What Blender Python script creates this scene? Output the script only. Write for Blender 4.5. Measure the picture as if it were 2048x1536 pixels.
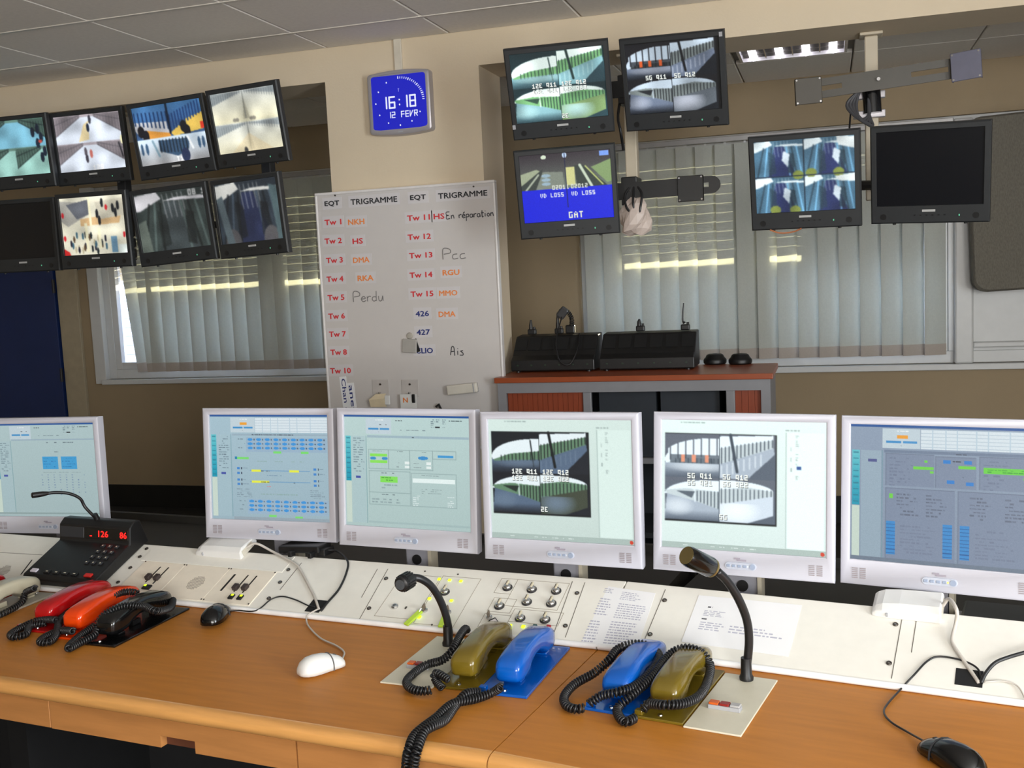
import bpy, bmesh, math, random
import numpy as np
from mathutils import Matrix, Vector

random.seed(4)
for o in list(bpy.data.objects):
    bpy.data.objects.remove(o, do_unlink=True)
scene = bpy.context.scene
COL = scene.collection

# ------------------------------------------------------------------ camera
FPX = 2070.0
YAW, PITCH, ROLL = math.radians(17.067), math.radians(5.892), math.radians(2.692)
EYE = Vector((0.0, 0.0, 1.57))
_f = Vector((-math.sin(YAW) * math.cos(PITCH), math.cos(YAW) * math.cos(PITCH), -math.sin(PITCH)))
_r = Vector((math.cos(YAW), math.sin(YAW), 0))
_u = _r.cross(_f)
CR = math.cos(ROLL) * _r - math.sin(ROLL) * _u
CU = math.sin(ROLL) * _r + math.cos(ROLL) * _u
CF = _f
cd = bpy.data.cameras.new('camera')
cd.sensor_fit = 'HORIZONTAL'
cd.sensor_width = 36.0
cd.lens = 36.0 * FPX / 2048.0
cd.clip_start = 0.02
cam = bpy.data.objects.new('camera', cd)
COL.objects.link(cam)
m = Matrix((CR, CU, -CF)).transposed().to_4x4()
m.translation = EYE
cam.matrix_world = m
scene.camera = cam

# ------------------------------------------------------------------ view, world, sun, window light
scene.view_settings.view_transform = 'Standard'
scene.view_settings.look = 'None'
scene.view_settings.exposure = 0.0
scene.view_settings.gamma = 1.0
scene.view_settings.use_curve_mapping = False
w = bpy.data.worlds.new('sky')
scene.world = w
w.use_nodes = True
w.node_tree.nodes['Background'].inputs[0].default_value = (0.52, 0.68, 1.0, 1)
w.node_tree.nodes['Background'].inputs[1].default_value = 17.0


def lamp(name, kind, loc, direction, energy, color, **kw):
    ld = bpy.data.lights.new(name, kind)
    ld.energy = energy
    ld.color = color
    for k, v in kw.items():
        setattr(ld, k, v)
    ob = bpy.data.objects.new(name, ld)
    COL.objects.link(ob)
    ob.location = loc
    ob.rotation_euler = Vector(direction).to_track_quat('-Z', 'Y').to_euler()
    return ob


SUN_EL = math.radians(10)
lamp('sun', 'SUN', (0, 12, 5), (-0.16, -math.cos(SUN_EL), -math.sin(SUN_EL)), 60.0, (1.0, 0.88, 0.6), angle=0.006)
# daylight entering through the windows of the right-hand wall and of the wall behind the operator
lamp('daylight_right_window', 'AREA', (2.96, 0.0, 1.68), (-1, 0.10, 0.10), 205, (0.88, 0.95, 1.0),
     shape='RECTANGLE', size=1.25, size_y=2.4)
lamp('daylight_rear_window_a', 'AREA', (0.45, -2.52, 1.7), (-0.1, 1, 0.06), 87, (1.0, 0.97, 0.93),
     shape='RECTANGLE', size=1.1, size_y=1.25)
lamp('daylight_rear_window_b', 'AREA', (1.75, -2.52, 1.7), (-0.2, 1, 0.06), 87, (1.0, 0.97, 0.93),
     shape='RECTANGLE', size=1.1, size_y=1.25)


# ------------------------------------------------------------------ pixel -> place helpers (2048x1536 frame)
def ray(x, y):
    return (CF * FPX + CR * (x - 1024.0) - CU * (y - 768.0)).normalized()


def onz(x, y, z):
    d = ray(x, y)
    return EYE + d * ((z - EYE.z) / d.z)


def ony(x, y, Y):
    d = ray(x, y)
    return EYE + d * (Y / d.y)


def onplane(x, y, p, n):
    d = ray(x, y)
    return EYE + d * ((p - EYE).dot(n) / d.dot(n))


def atd(x, y, dep):
    d = ray(x, y)
    return EYE + d * (dep / d.dot(CF))


def depth(p):
    return (p - EYE).dot(CF)


# ------------------------------------------------------------------ materials
def lin(c):
    return tuple(((v / 255) / 12.92 if v / 255 <= 0.04045 else ((v / 255 + 0.055) / 1.055) ** 2.4) for v in c)


MATS = {}


def mat(name, rgb, rough=0.5, metal=0.0, var=0.06, scale=18.0, bump=0.0, bscale=200.0, emit=0.0, spec=0.5,
        stretch=None, trans=0.0, coat=0.0):
    if name in MATS:
        return MATS[name]
    mt = bpy.data.materials.new(name)
    mt.use_nodes = True
    nt = mt.node_tree
    b = nt.nodes['Principled BSDF']
    c = lin(rgb)
    tc = nt.nodes.new('ShaderNodeTexCoord')
    mp = nt.nodes.new('ShaderNodeMapping')
    nt.links.new(tc.outputs['Object'], mp.inputs[0])
    if stretch:
        mp.inputs['Scale'].default_value = stretch
    nz = nt.nodes.new('ShaderNodeTexNoise')
    nz.inputs['Scale'].default_value = scale
    nz.inputs['Detail'].default_value = 4
    nt.links.new(mp.outputs[0], nz.inputs[0])
    rp = nt.nodes.new('ShaderNodeValToRGB')
    rp.color_ramp.elements[0].position = 0.3
    rp.color_ramp.elements[1].position = 0.7
    rp.color_ramp.elements[0].color = (*[v * (1 - var) for v in c], 1)
    rp.color_ramp.elements[1].color = (*[min(1, v * (1 + var)) for v in c], 1)
    nt.links.new(nz.outputs[0], rp.inputs[0])
    nt.links.new(rp.outputs[0], b.inputs['Base Color'])
    b.inputs['Roughness'].default_value = rough
    b.inputs['Metallic'].default_value = metal
    b.inputs['Specular IOR Level'].default_value = spec
    b.inputs['Coat Weight'].default_value = coat
    if emit:
        b.inputs['Emission Color'].default_value = (*c, 1)
        b.inputs['Emission Strength'].default_value = emit
    if bump:
        n2 = nt.nodes.new('ShaderNodeTexNoise')
        n2.inputs['Scale'].default_value = bscale
        n2.inputs['Detail'].default_value = 3
        nt.links.new(mp.outputs[0], n2.inputs[0])
        bp = nt.nodes.new('ShaderNodeBump')
        bp.inputs['Strength'].default_value = bump
        bp.inputs['Distance'].default_value = 0.003
        nt.links.new(n2.outputs[0], bp.inputs['Height'])
        nt.links.new(bp.outputs[0], b.inputs['Normal'])
    if trans:
        tr = nt.nodes.new('ShaderNodeBsdfTranslucent')
        nt.links.new(rp.outputs[0], tr.inputs[0])
        mx = nt.nodes.new('ShaderNodeMixShader')
        mx.inputs[0].default_value = trans
        nt.links.new(b.outputs[0], mx.inputs[1])
        nt.links.new(tr.outputs[0], mx.inputs[2])
        nt.links.new(mx.outputs[0], nt.nodes['Material Output'].inputs[0])
    MATS[name] = mt
    return mt


def mat_screen(strength=1.0):
    key = 'screen_picture_%.2f' % strength
    if key in MATS:
        return MATS[key]
    mt = bpy.data.materials.new(key)
    mt.use_nodes = True
    nt = mt.node_tree
    b = nt.nodes['Principled BSDF']
    at = nt.nodes.new('ShaderNodeAttribute')
    at.attribute_name = 'picture'
    b.inputs['Base Color'].default_value = (0.012, 0.012, 0.013, 1)
    b.inputs['Roughness'].default_value = 0.38
    b.inputs['Specular IOR Level'].default_value = 0.35
    nt.links.new(at.outputs['Color'], b.inputs['Emission Color'])
    b.inputs['Emission Strength'].default_value = strength
    MATS[key] = mt
    return mt


def mat_glass():
    if 'window_glass' in MATS:
        return MATS['window_glass']
    mt = bpy.data.materials.new('window_glass')
    mt.use_nodes = True
    nt = mt.node_tree
    nt.nodes.remove(nt.nodes['Principled BSDF'])
    t = nt.nodes.new('ShaderNodeBsdfTransparent')
    g = nt.nodes.new('ShaderNodeBsdfGlossy')
    g.inputs['Roughness'].default_value = 0.02
    fr = nt.nodes.new('ShaderNodeFresnel')
    fr.inputs['IOR'].default_value = 1.45
    mx = nt.nodes.new('ShaderNodeMixShader')
    nt.links.new(fr.outputs[0], mx.inputs[0])
    nt.links.new(t.outputs[0], mx.inputs[1])
    nt.links.new(g.outputs[0], mx.inputs[2])
    nt.links.new(mx.outputs[0], nt.nodes['Material Output'].inputs[0])
    MATS['window_glass'] = mt
    return mt


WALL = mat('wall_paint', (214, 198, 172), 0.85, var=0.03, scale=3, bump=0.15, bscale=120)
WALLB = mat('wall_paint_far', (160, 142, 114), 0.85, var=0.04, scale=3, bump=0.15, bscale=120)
CEIL = mat('ceiling_tile_board', (240, 234, 226), 0.9, var=0.03, scale=60, bump=0.2, bscale=400)
GRID = mat('ceiling_grid_metal', (84, 78, 72), 0.5, var=0.03)
FLOOR = mat('floor_carpet', (38, 36, 36), 0.95, var=0.2, scale=90)
PVC = mat('window_pvc', (205, 206, 205), 0.35, var=0.02)
BLIND = mat('blind_fabric', (206, 208, 200), 0.8, var=0.03, scale=120, trans=0.34)
BLINDW = mat('blind_hem', (186, 176, 166), 0.8, var=0.03, scale=120, trans=0.15)
DOORB = mat('door_blue', (22, 44, 96), 0.45, var=0.06, scale=6)
WOOD = mat('desk_beech', (188, 121, 48), 0.46, var=0.08, scale=5, stretch=(1.2, 12, 12), spec=0.22)
LIP = mat('desk_lip_beech', (212, 154, 88), 0.22, var=0.10, scale=6, stretch=(1.2, 12, 12), coat=0.4)
CREAM = mat('console_cream', (234, 231, 222), 0.42, var=0.02, scale=30)
CREAM2 = mat('console_module_beige', (236, 226, 209), 0.45, var=0.03, scale=30)
PLATE = mat('plate_ivory', (214, 208, 188), 0.45, var=0.02, scale=40)
GROOVE = mat('groove_grey', (110, 104, 96), 0.7)
BLACK = mat('black_plastic', (22, 22, 23), 0.42, var=0.1)
BLACKG = mat('black_gloss', (12, 12, 13), 0.16, var=0.1)
RUBBER = mat('black_rubber_cord', (26, 26, 28), 0.38, var=0.1)
DGREY = mat('dark_grey_plastic', (44, 46, 50), 0.5, var=0.06)
ANTH = mat('anthracite_laminate', (50, 49, 46), 0.6, var=0.06)
WPLA = mat('white_monitor_plastic', (188, 188, 198), 0.4, var=0.01)
WHITE = mat('white_plastic', (228, 228, 226), 0.32, var=0.01)
LGREY = mat('light_grey_plastic', (168, 168, 172), 0.4, var=0.03)
GREY = mat('grey_metal', (128, 130, 134), 0.4, metal=0.6, var=0.04)
STEEL = mat('polished_steel', (205, 205, 205), 0.16, metal=1.0, var=0.02)
SCREW = mat('screw_dark_steel', (92, 86, 80), 0.35, metal=0.8, var=0.05)
SILVER = mat('silver_paint', (176, 172, 176), 0.35, metal=0.4, var=0.02)
OFFSCR = mat('switched_off_screen', (10, 12, 18), 0.3, var=0.05)
BEIGE = mat('beige_metal_pole', (196, 184, 162), 0.5, var=0.03)
PAPER = mat('paper', (238, 238, 240), 0.8, var=0.01)
INK = mat('ink_grey', (184, 184, 200), 0.8)
INKD = mat('ink_dark', (90, 90, 96), 0.8)


# ------------------------------------------------------------------ mesh builder
class MB:
    def __init__(s):
        s.v, s.f = [], []

    def add(s, vs, fs, M=None):
        n = len(s.v)
        s.v += [tuple(M @ Vector(p)) if M else tuple(p) for p in vs]
        s.f += [tuple(i + n for i in f) for f in fs]
        return s

    def box(s, c, d, M=None):
        x, y, z = d[0] / 2, d[1] / 2, d[2] / 2
        vs = [(c[0] + a * x, c[1] + b * y, c[2] + e * z) for e in (-1, 1) for b in (-1, 1) for a in (-1, 1)]
        return s.add(vs, [(0, 2, 3, 1), (4, 5, 7, 6), (0, 1, 5, 4), (2, 6, 7, 3), (0, 4, 6, 2), (1, 3, 7, 5)], M)

    def bb(s, x0, x1, y0, y1, z0, z1, M=None):
        return s.box(((x0 + x1) / 2, (y0 + y1) / 2, (z0 + z1) / 2), (x1 - x0, y1 - y0, z1 - z0), M)

    def prism(s, prof, a, b, axis='x', M=None, ta=None, tb=None):
        """profile (list of 2d points) extruded along an axis from a to b (ta/tb: per point end offsets)"""
        n = len(prof)
        vs = []
        for k, e in enumerate((a, b)):
            for i, (p, q) in enumerate(prof):
                t = e
                if k == 0 and ta: t = e + ta[i]
                if k == 1 and tb: t = e + tb[i]
                vs.append({'x': (t, p, q), 'y': (p, t, q), 'z': (p, q, t)}[axis])
        fs = [tuple(range(n))[::-1], tuple(range(n, 2 * n))]
        fs += [(i, (i + 1) % n, n + (i + 1) % n, n + i) for i in range(n)]
        return s.add(vs, fs, M)

    def loft(s, rings, M=None, cap=True):
        n = len(rings[0])
        vs = [p for r in rings for p in r]
        fs = []
        for k in range(len(rings) - 1):
            for i in range(n):
                j = (i + 1) % n
                fs.append((k * n + i, k * n + j, (k + 1) * n + j, (k + 1) * n + i))
        if cap:
            fs.append(tuple(range(n))[::-1])
            fs.append(tuple(range((len(rings) - 1) * n, len(rings) * n)))
        return s.add(vs, fs, M)

    def lathe(s, prof, n=20, M=None):
        """profile of (radius, z) around local z"""
        rings = [[(r * math.cos(2 * math.pi * i / n), r * math.sin(2 * math.pi * i / n), z) for i in range(n)] for r, z in prof]
        return s.loft(rings, M)

    def cyl(s, p0, p1, r0, r1=None, n=16):
        return s.tube([p0, p1], [r0, r0 if r1 is None else r1], n)

    def tube(s, pts, r, n=8):
        pts = [Vector(p) for p in pts]
        rs = r if isinstance(r, (list, tuple)) else [r] * len(pts)
        up = None
        rings = []
        for i, p in enumerate(pts):
            t = (pts[min(i + 1, len(pts) - 1)] - pts[max(i - 1, 0)]).normalized()
            if up is None:
                up = Vector((0, 0, 1)) if abs(t.z) < 0.9 else Vector((1, 0, 0))
            a = t.cross(up).normalized()
            up = a.cross(t).normalized()
            rings.append([p + (a * math.cos(2 * math.pi * k / n) + up * math.sin(2 * math.pi * k / n)) * rs[i] for k in range(n)])
        return s.loft(rings)

    def frame(s, w, h, l, r, t, b, d, ch=0.004, M=None):
        """bezel in the local xz plane facing -y, centred, opening inset by l r t b, depth d to +y, solid back"""
        def ring(x0, x1, z0, z1, y): return [(x0, y, z0), (x1, y, z0), (x1, y, z1), (x0, y, z1)]
        W, H = w / 2, h / 2
        rings = [ring(-W + l, W - r, -H + b, H - t, 0.012), ring(-W + l, W - r, -H + b, H - t, 0.001),
                 ring(-W + l - .001, W - r + .001, -H + b - .001, H - t + .001, 0),
                 ring(-W + ch, W - ch, -H + ch, H - ch, 0), ring(-W, W, -H, H, ch), ring(-W, W, -H, H, d * .55),
                 ring(-W + .02, W - .02, -H + .025, H - .02, d)]
        return s.loft([r_[::-1] for r_ in rings], M)

    def build(s, name, mt, parent=None, smooth=False, bevel=0.0, seg=2, M=None):
        me = bpy.data.meshes.new(name)
        me.from_pydata(s.v, [], s.f)
        bm = bmesh.new()
        bm.from_mesh(me)
        bmesh.ops.recalc_face_normals(bm, faces=bm.faces)
        if bevel:
            ed = [e for e in bm.edges if len(e.link_faces) == 2 and e.calc_face_angle(0) > 0.6]
            bmesh.ops.bevel(bm, geom=ed, offset=bevel, segments=seg, affect='EDGES', profile=0.5, clamp_overlap=True)
        bm.to_mesh(me)
        bm.free()
        if smooth:
            me.shade_smooth()
            if smooth != 'full':
                try:
                    me.set_sharp_from_angle(angle=math.radians(40))
                except Exception:
                    pass
        me.materials.append(mt)
        ob = bpy.data.objects.new(name, me)
        COL.objects.link(ob)
        if parent is not None:
            ob.parent = parent
        if M is not None:
            ob.matrix_local = M
        return ob


def tag(o, label=None, cat=None, group=None, kind=None):
    if label: o['label'] = label
    if cat: o['category'] = cat
    if group: o['group'] = group
    if kind: o['kind'] = kind
    return o


def thing(name, label, cat, M, group=None):
    o = bpy.data.objects.new(name, None)
    o.empty_display_size = 0.05
    COL.objects.link(o)
    o.matrix_world = M
    return tag(o, label, cat, group)


def struct(o):
    o['kind'] = 'structure'
    return o


def dup(o, name=None, M=None, parent=None):
    c = o.copy()
    COL.objects.link(c)
    if parent is not None: c.parent = parent
    if M is not None: c.matrix_local = M
    return c


def pose(x, y, z, yaw, tilt=0, roll=0):
    return Matrix.Translation((x, y, z)) @ Matrix.Rotation(math.radians(yaw), 4, 'Z') @ \
        Matrix.Rotation(math.radians(tilt), 4, 'X') @ Matrix.Rotation(math.radians(roll), 4, 'Y')


def spline(pts, k=8):
    """Catmull-Rom through points"""
    P = [Vector(p) for p in pts]
    P = [P[0] * 2 - P[1]] + P + [P[-1] * 2 - P[-2]]
    out = []
    for i in range(1, len(P) - 2):
        for j in range(k):
            t = j / k
            a, b, c, d = P[i - 1], P[i], P[i + 1], P[i + 2]
            out.append(0.5 * ((2 * b) + (c - a) * t + (2 * a - 5 * b + 4 * c - d) * t * t + (3 * b - a - 3 * c + d) * t ** 3))
    out.append(P[-2])
    return out


def resample(pts, step):
    out = [pts[0].copy()]
    acc = 0.0
    for a, b in zip(pts[:-1], pts[1:]):
        L = (b - a).length
        if L < 1e-9: continue
        d = step - acc
        while d <= L:
            out.append(a.lerp(b, d / L))
            d += step
        acc = (acc + L) % step if L >= step - acc else acc + L
    return out


def coil(mb, pts, R=0.0072, wire=0.0025, pitch=0.0068, seg=10, sides=6):
    path = resample(spline(pts, 12), pitch / seg)
    up = None
    hel = []
    for i, p in enumerate(path):
        t = path[min(i + 1, len(path) - 1)] - path[max(i - 1, 0)]
        if t.length < 1e-9: continue
        t.normalize()
        if up is None: up = Vector((0, 0, 1)) if abs(t.z) < 0.9 else Vector((1, 0, 0))
        a = t.cross(up).normalized()
        up = a.cross(t).normalized()
        th = 2 * math.pi * i / seg
        hel.append(p + (a * math.cos(th) + up * math.sin(th)) * R)
    mb.tube(hel, wire, sides)
    return mb


def rrect(w, h, r, n=3):
    """rounded rectangle outline, centred, 2d"""
    out = []
    for cx, cy, a0 in ((w / 2 - r, h / 2 - r, 0), (-w / 2 + r, h / 2 - r, 90), (-w / 2 + r, -h / 2 + r, 180), (w / 2 - r, -h / 2 + r, 270)):
        for k in range(n + 1):
            a = math.radians(a0 + 90 * k / n)
            out.append((cx + r * math.cos(a), cy + r * math.sin(a)))
    return out


def text_mesh(txt, bold=0.0):
    cu = bpy.data.curves.new('lettering', 'FONT')
    cu.body = txt
    cu.offset = 0.0
    cu.resolution_u = 2
    ob = bpy.data.objects.new('lettering', cu)
    COL.objects.link(ob)
    bpy.context.view_layer.update()
    me = bpy.data.meshes.new_from_object(ob.evaluated_get(bpy.context.evaluated_depsgraph_get()))
    bpy.data.objects.remove(ob)
    bpy.data.curves.remove(cu)
    return me


def lettering(txt, mt, M, width, height, parent, bold=0.03, name='lettering'):
    """flat text in local xz plane (facing -y), lower left corner at M origin"""
    me = text_mesh(txt, bold)
    co = np.empty(len(me.vertices) * 3)
    me.vertices.foreach_get('co', co)
    co = co.reshape(-1, 3)
    mn, mx = co.min(0), co.max(0)
    x = (co[:, 0] - mn[0]) / max(1e-6, mx[0] - mn[0]) * width
    z = (co[:, 1] - mn[1]) / max(1e-6, mx[1] - mn[1]) * height
    out = np.stack([x, np.zeros_like(x), z], 1)
    fs = [tuple(p.vertices) for p in me.polygons]
    mb = MB()
    for n_, k in enumerate(((-1, 0), (1, 0), (0, -.7), (0, .7)) if bold else ((0, 0),)):
        mb.add([(p[0] + k[0] * bold * height, -.00012 * n_, p[2] + k[1] * bold * height) for p in out], fs)
    bpy.data.meshes.remove(me)
    me = bpy.data.meshes.new(name)
    me.from_pydata(mb.v, [], mb.f)
    me.materials.append(mt)
    ob = bpy.data.objects.new(name, me)
    COL.objects.link(ob)
    ob.parent = parent
    ob.matrix_local = M
    return ob


# ------------------------------------------------------------------ picture canvas for displays
FONT35 = {'0': 31599, '1': 11415, '2': 29671, '3': 29647, '4': 23497, '5': 31183, '6': 31215, '7': 29257, '8': 31727, '9': 31695,
          'A': 11245, 'C': 31015, 'D': 27502, 'E': 31143, 'G': 31087, 'L': 18727, 'O': 31599, 'Q': 31609, 'S': 31183, 'T': 29842,
          'V': 23402, 'N': 24557, 'R': 27565, 'F': 31140, 'B': 27566, 'M': 24429, ' ': 0, ':': 1040, '-': 448}


class Canvas:
    def __init__(s, w, h, bg=(0, 0, 0)):
        s.w, s.h = w, h
        s.a = np.ones((h, w, 3)) * np.array(bg, float)
        ys, xs = np.mgrid[0:h, 0:w]
        s.x, s.y = (xs + .5) / w, (ys + .5) / h
        s.rg = np.random.RandomState(w * h % 97)

    def put(s, mk, col, a=1.0):
        if mk.any():
            s.a[mk] = s.a[mk] * (1 - a) + np.array(col, float) * a

    def rect(s, x0, y0, x1, y1, col, a=1.0):
        X0, X1 = int(round(x0 * s.w)), max(int(round(x0 * s.w)) + 1, int(round(x1 * s.w)))
        Y0, Y1 = int(round(y0 * s.h)), max(int(round(y0 * s.h)) + 1, int(round(y1 * s.h)))
        X0, Y0 = max(X0, 0), max(Y0, 0)
        r = s.a[Y0:Y1, X0:X1]
        s.a[Y0:Y1, X0:X1] = r * (1 - a) + np.array(col, float) * a

    def grad(s, x0, y0, x1, y1, c0, c1, horiz=False):
        mk = (s.x >= x0) & (s.x < x1) & (s.y >= y0) & (s.y < y1)
        t = ((s.x - x0) / (x1 - x0) if horiz else (s.y - y0) / (y1 - y0))[mk][:, None]
        s.a[mk] = np.array(c0, float) * (1 - t) + np.array(c1, float) * t

    def poly(s, pts, col, a=1.0):
        ins = np.zeros((s.h, s.w), bool)
        n = len(pts)
        for i in range(n):
            (x0, y0), (x1, y1) = pts[i], pts[(i + 1) % n]
            if y0 == y1: continue
            c = ((y0 > s.y) != (y1 > s.y)) & (s.x < (x1 - x0) * (s.y - y0) / (y1 - y0) + x0)
            ins ^= c
        s.put(ins, col, a)

    def line(s, x0, y0, x1, y1, wd, col, a=1.0):
        asp = s.h / s.w
        px, py = s.x - x0, (s.y - y0) * asp
        dx, dy = x1 - x0, (y1 - y0) * asp
        L2 = dx * dx + dy * dy + 1e-12
        t = np.clip((px * dx + py * dy) / L2, 0, 1)
        d = np.hypot(px - t * dx, py - t * dy)
        k = np.clip((wd / 2 - d) * s.w + .5, 0, 1)[..., None] * a
        s.a = s.a * (1 - k) + np.array(col, float) * k

    def ell(s, cx, cy, rx, ry, col, a=1.0, clip=None):
        mk = ((s.x - cx) / rx) ** 2 + ((s.y - cy) / ry) ** 2 < 1
        if clip:
            mk &= (s.x >= clip[0]) & (s.x < clip[2]) & (s.y >= clip[1]) & (s.y < clip[3])
        s.put(mk, col, a)

    def glow(s, cx, cy, rx, ry, col, clip, a=.9):
        d = np.clip(1 - ((s.x - cx) / rx) ** 2 - ((s.y - cy) / ry) ** 2, 0, 1) * a
        d = d * ((s.x >= clip[0]) & (s.x < clip[2]) & (s.y >= clip[1]) & (s.y < clip[3]))
        s.a = s.a * (1 - d[..., None]) + np.array(col, float) * d[..., None]

    def bars(s, x0, y0a, y0b, x1, y1a, y1b, n, wd, col, a=1.0):
        for i in range(n + 1):
            t = i / n
            x = x0 + (x1 - x0) * t
            s.line(x, y0a + (y1a - y0a) * t, x, y0b + (y1b - y0b) * t, wd, col, a)

    def text(s, x, y, txt, ch, col):
        """3x5 characters; ch = cell size (fraction of width)"""
        p = max(1, int(round(ch * s.w)))
        X, Y = int(round(x * s.w)), int(round(y * s.h))
        for c in txt:
            v = FONT35.get(c, 0)
            for k in range(15):
                if v >> (14 - k) & 1:
                    s.a[Y + (k // 3) * p:Y + (k // 3 + 1) * p, X + (k % 3) * p:X + (k % 3 + 1) * p] = col
            X += 4 * p

    def scrib(s, x0, y0, x1, y1, rows, col, a=0.6, dens=0.7):
        """blurred lines of small print"""
        for r in range(rows):
            y = y0 + (y1 - y0) * (r + .3) / rows
            hh = max(1.0 / s.h, (y1 - y0) / rows * .4)
            x = x0
            end = x0 + (x1 - x0) * (0.6 + .4 * s.rg.rand())
            while x < end:
                l = .008 + .025 * s.rg.rand()
                if s.rg.rand() < dens: s.rect(x, y, min(x + l, end), y + hh, col, a * (.6 + .4 * s.rg.rand()))
                x += l + .005

    def blur(s, k=1):
        for _ in range(k):
            p = np.pad(s.a, ((1, 1), (1, 1), (0, 0)), 'edge')
            s.a = (p[:-2, 1:-1] + p[2:, 1:-1] + p[1:-1, :-2] + p[1:-1, 2:] + 2 * p[1:-1, 1:-1]) / 6

    def shade(s, k=.16):
        g = s.rg.rand(6, 7)
        yi, xi = s.y * 4.99, s.x * 5.99
        y0, x0 = yi.astype(int), xi.astype(int)
        fy, fx = yi - y0, xi - x0
        fy, fx = fy * fy * (3 - 2 * fy), fx * fx * (3 - 2 * fx)
        v = (g[y0, x0] * (1 - fx) + g[y0, x0 + 1] * fx) * (1 - fy) + (g[y0 + 1, x0] * (1 - fx) + g[y0 + 1, x0 + 1] * fx) * fy
        s.a *= (1 - k + 2 * k * v)[..., None]

    def noise(s, k=5):
        s.a += s.rg.randn(s.h, s.w, 1) * k

    def mesh(s, name, w, h, mt, parent, M, gain=1.0):
        """grid plane in local xz facing -y, one vertex per sample, colour attribute 'picture'"""
        H, W = s.h, s.w
        xs = np.linspace(-w / 2, w / 2, W)
        zs = np.linspace(h / 2, -h / 2, H)
        co = np.zeros((H, W, 3))
        co[..., 0] = xs[None, :]
        co[..., 2] = zs[:, None]
        idx = np.arange(H * W).reshape(H, W)
        q = np.stack([idx[:-1, :-1], idx[1:, :-1], idx[1:, 1:], idx[:-1, 1:]], -1).reshape(-1, 4)
        me = bpy.data.meshes.new(name)
        me.vertices.add(H * W)
        me.vertices.foreach_set('co', co.ravel())
        me.loops.add(q.size)
        me.loops.foreach_set('vertex_index', q.ravel().astype(np.int32))
        me.polygons.add(len(q))
        me.polygons.foreach_set('loop_start', np.arange(0, q.size, 4, dtype=np.int32))
        me.polygons.foreach_set('loop_total', np.full(len(q), 4, dtype=np.int32))
        me.update()
        me.validate()
        c = np.clip(s.a, 0, 255) / 255
        c = np.where(c <= .04045, c / 12.92, ((c + .055) / 1.055) ** 2.4) * gain
        at = me.color_attributes.new('picture', 'FLOAT_COLOR', 'POINT')
        at.data.foreach_set('color', np.concatenate([c, np.ones((H, W, 1))], -1).astype(np.float32).ravel())
        me.materials.append(mt)
        ob = bpy.data.objects.new(name, me)
        COL.objects.link(ob)
        ob.parent = parent
        ob.matrix_local = M
        return ob


# ================================================================== THE SETTING
ZC = 2.65          # ceiling height
YB0, YB1 = 4.43, 4.74   # beam / column
YF = 6.44          # far wall
XL, XR, YR = -6.6, 3.0, -2.6

struct(MB().bb(XL, XR, YR, YF + .2, -.12, 0).build('floor', FLOOR))
ceil = struct(MB().bb(XL - .1, XR + .1, YR - .1, YF + .2, ZC + .02, ZC + .12).build('ceiling', GRID))


def tile_mesh(w, d):
    k = ('tile', round(w, 3), round(d, 3))
    if k not in MATS:
        g = 0.004
        x, y = w / 2 - g, d / 2 - g
        mb = MB()
        mb.loft([[(-x, -y, .02), (x, -y, .02), (x, y, .02), (-x, y, .02)], [(-x, -y, .003), (x, -y, .003), (x, y, .003), (-x, y, .003)],
                 [(-x + .004, -y + .004, 0), (x - .004, -y + .004, 0), (x - .004, y - .004, 0), (-x + .004, y - .004, 0)]])
        ob = mb.build('ceiling_tile', CEIL)
        MATS[k] = ob.data
        bpy.data.objects.remove(ob)
    return MATS[k]


def tile(x0, x1, y0, y1):
    ob = bpy.data.objects.new('ceiling_tile', tile_mesh(x1 - x0, y1 - y0))
    COL.objects.link(ob)
    ob.parent = ceil
    ob.location = ((x0 + x1) / 2, (y0 + y1) / 2, ZC)


P = 0.5945
xs = [-3.355 + P * k for k in range(-5, 11)]
ys = [YB0] + [4.10 - 0.545 * k for k in range(0, 11)]
for a, b in zip(xs[:-1], xs[1:]):
    for c, d in zip(ys[1:], ys[:-1]):
        tile(a, b, c, d)
xa = [-5.85 + .6 * k for k in range(0, 14)]
LAMPX = min(range(len(xa)), key=lambda i: abs(xa[i] + .45))
xa = [v + (-.45 - xa[LAMPX]) for v in xa]
ya = [YB1, 5.22, 5.82, YF]
for i in range(len(xa) - 1):
    for j in range(3):
        if i == LAMPX and j == 1: continue
        tile(xa[i], xa[i + 1], ya[j], ya[j + 1])
# metal tee bars of the grid (along x) coloured pale for the light they catch
for i, y in enumerate(ys[1:]):
    MB().bb(xs[0], xs[-1], y - .009, y + .009, ZC - .003, ZC + .01).build('grid_bar', mat('grid_bar_lit', (214, 208, 198), .45), ceil)

beam = struct(MB().bb(XL, XR, YB0, YB1, 2.5, ZC + .02).build('beam', WALL))
colm = struct(MB().bb(-2.19, -1.445, YB0, YB1, 0, 2.5).build('wall_column', WALL))

# far wall with two window openings
WLX0, WLX1, WRX0, WRX1, WZ0, WZ1 = -5.11, -2.72, -1.49, 1.72, 0.955, 2.36
fw = MB()
fw.bb(XL, XR, YF, YF + .2, 0, WZ0)
fw.bb(XL, XR, YF, YF + .2, WZ1, ZC + .02)
fw.bb(XL, WLX0, YF, YF + .2, WZ0, WZ1)
fw.bb(WLX1, WRX0, YF, YF + .2, WZ0, WZ1)
fw.bb(WRX1, XR, YF, YF + .2, WZ0, WZ1)
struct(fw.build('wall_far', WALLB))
struct(MB().bb(-5.2, XR, YF - .015, YF, 0, .165).build('baseboard_far', BLACK))
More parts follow.
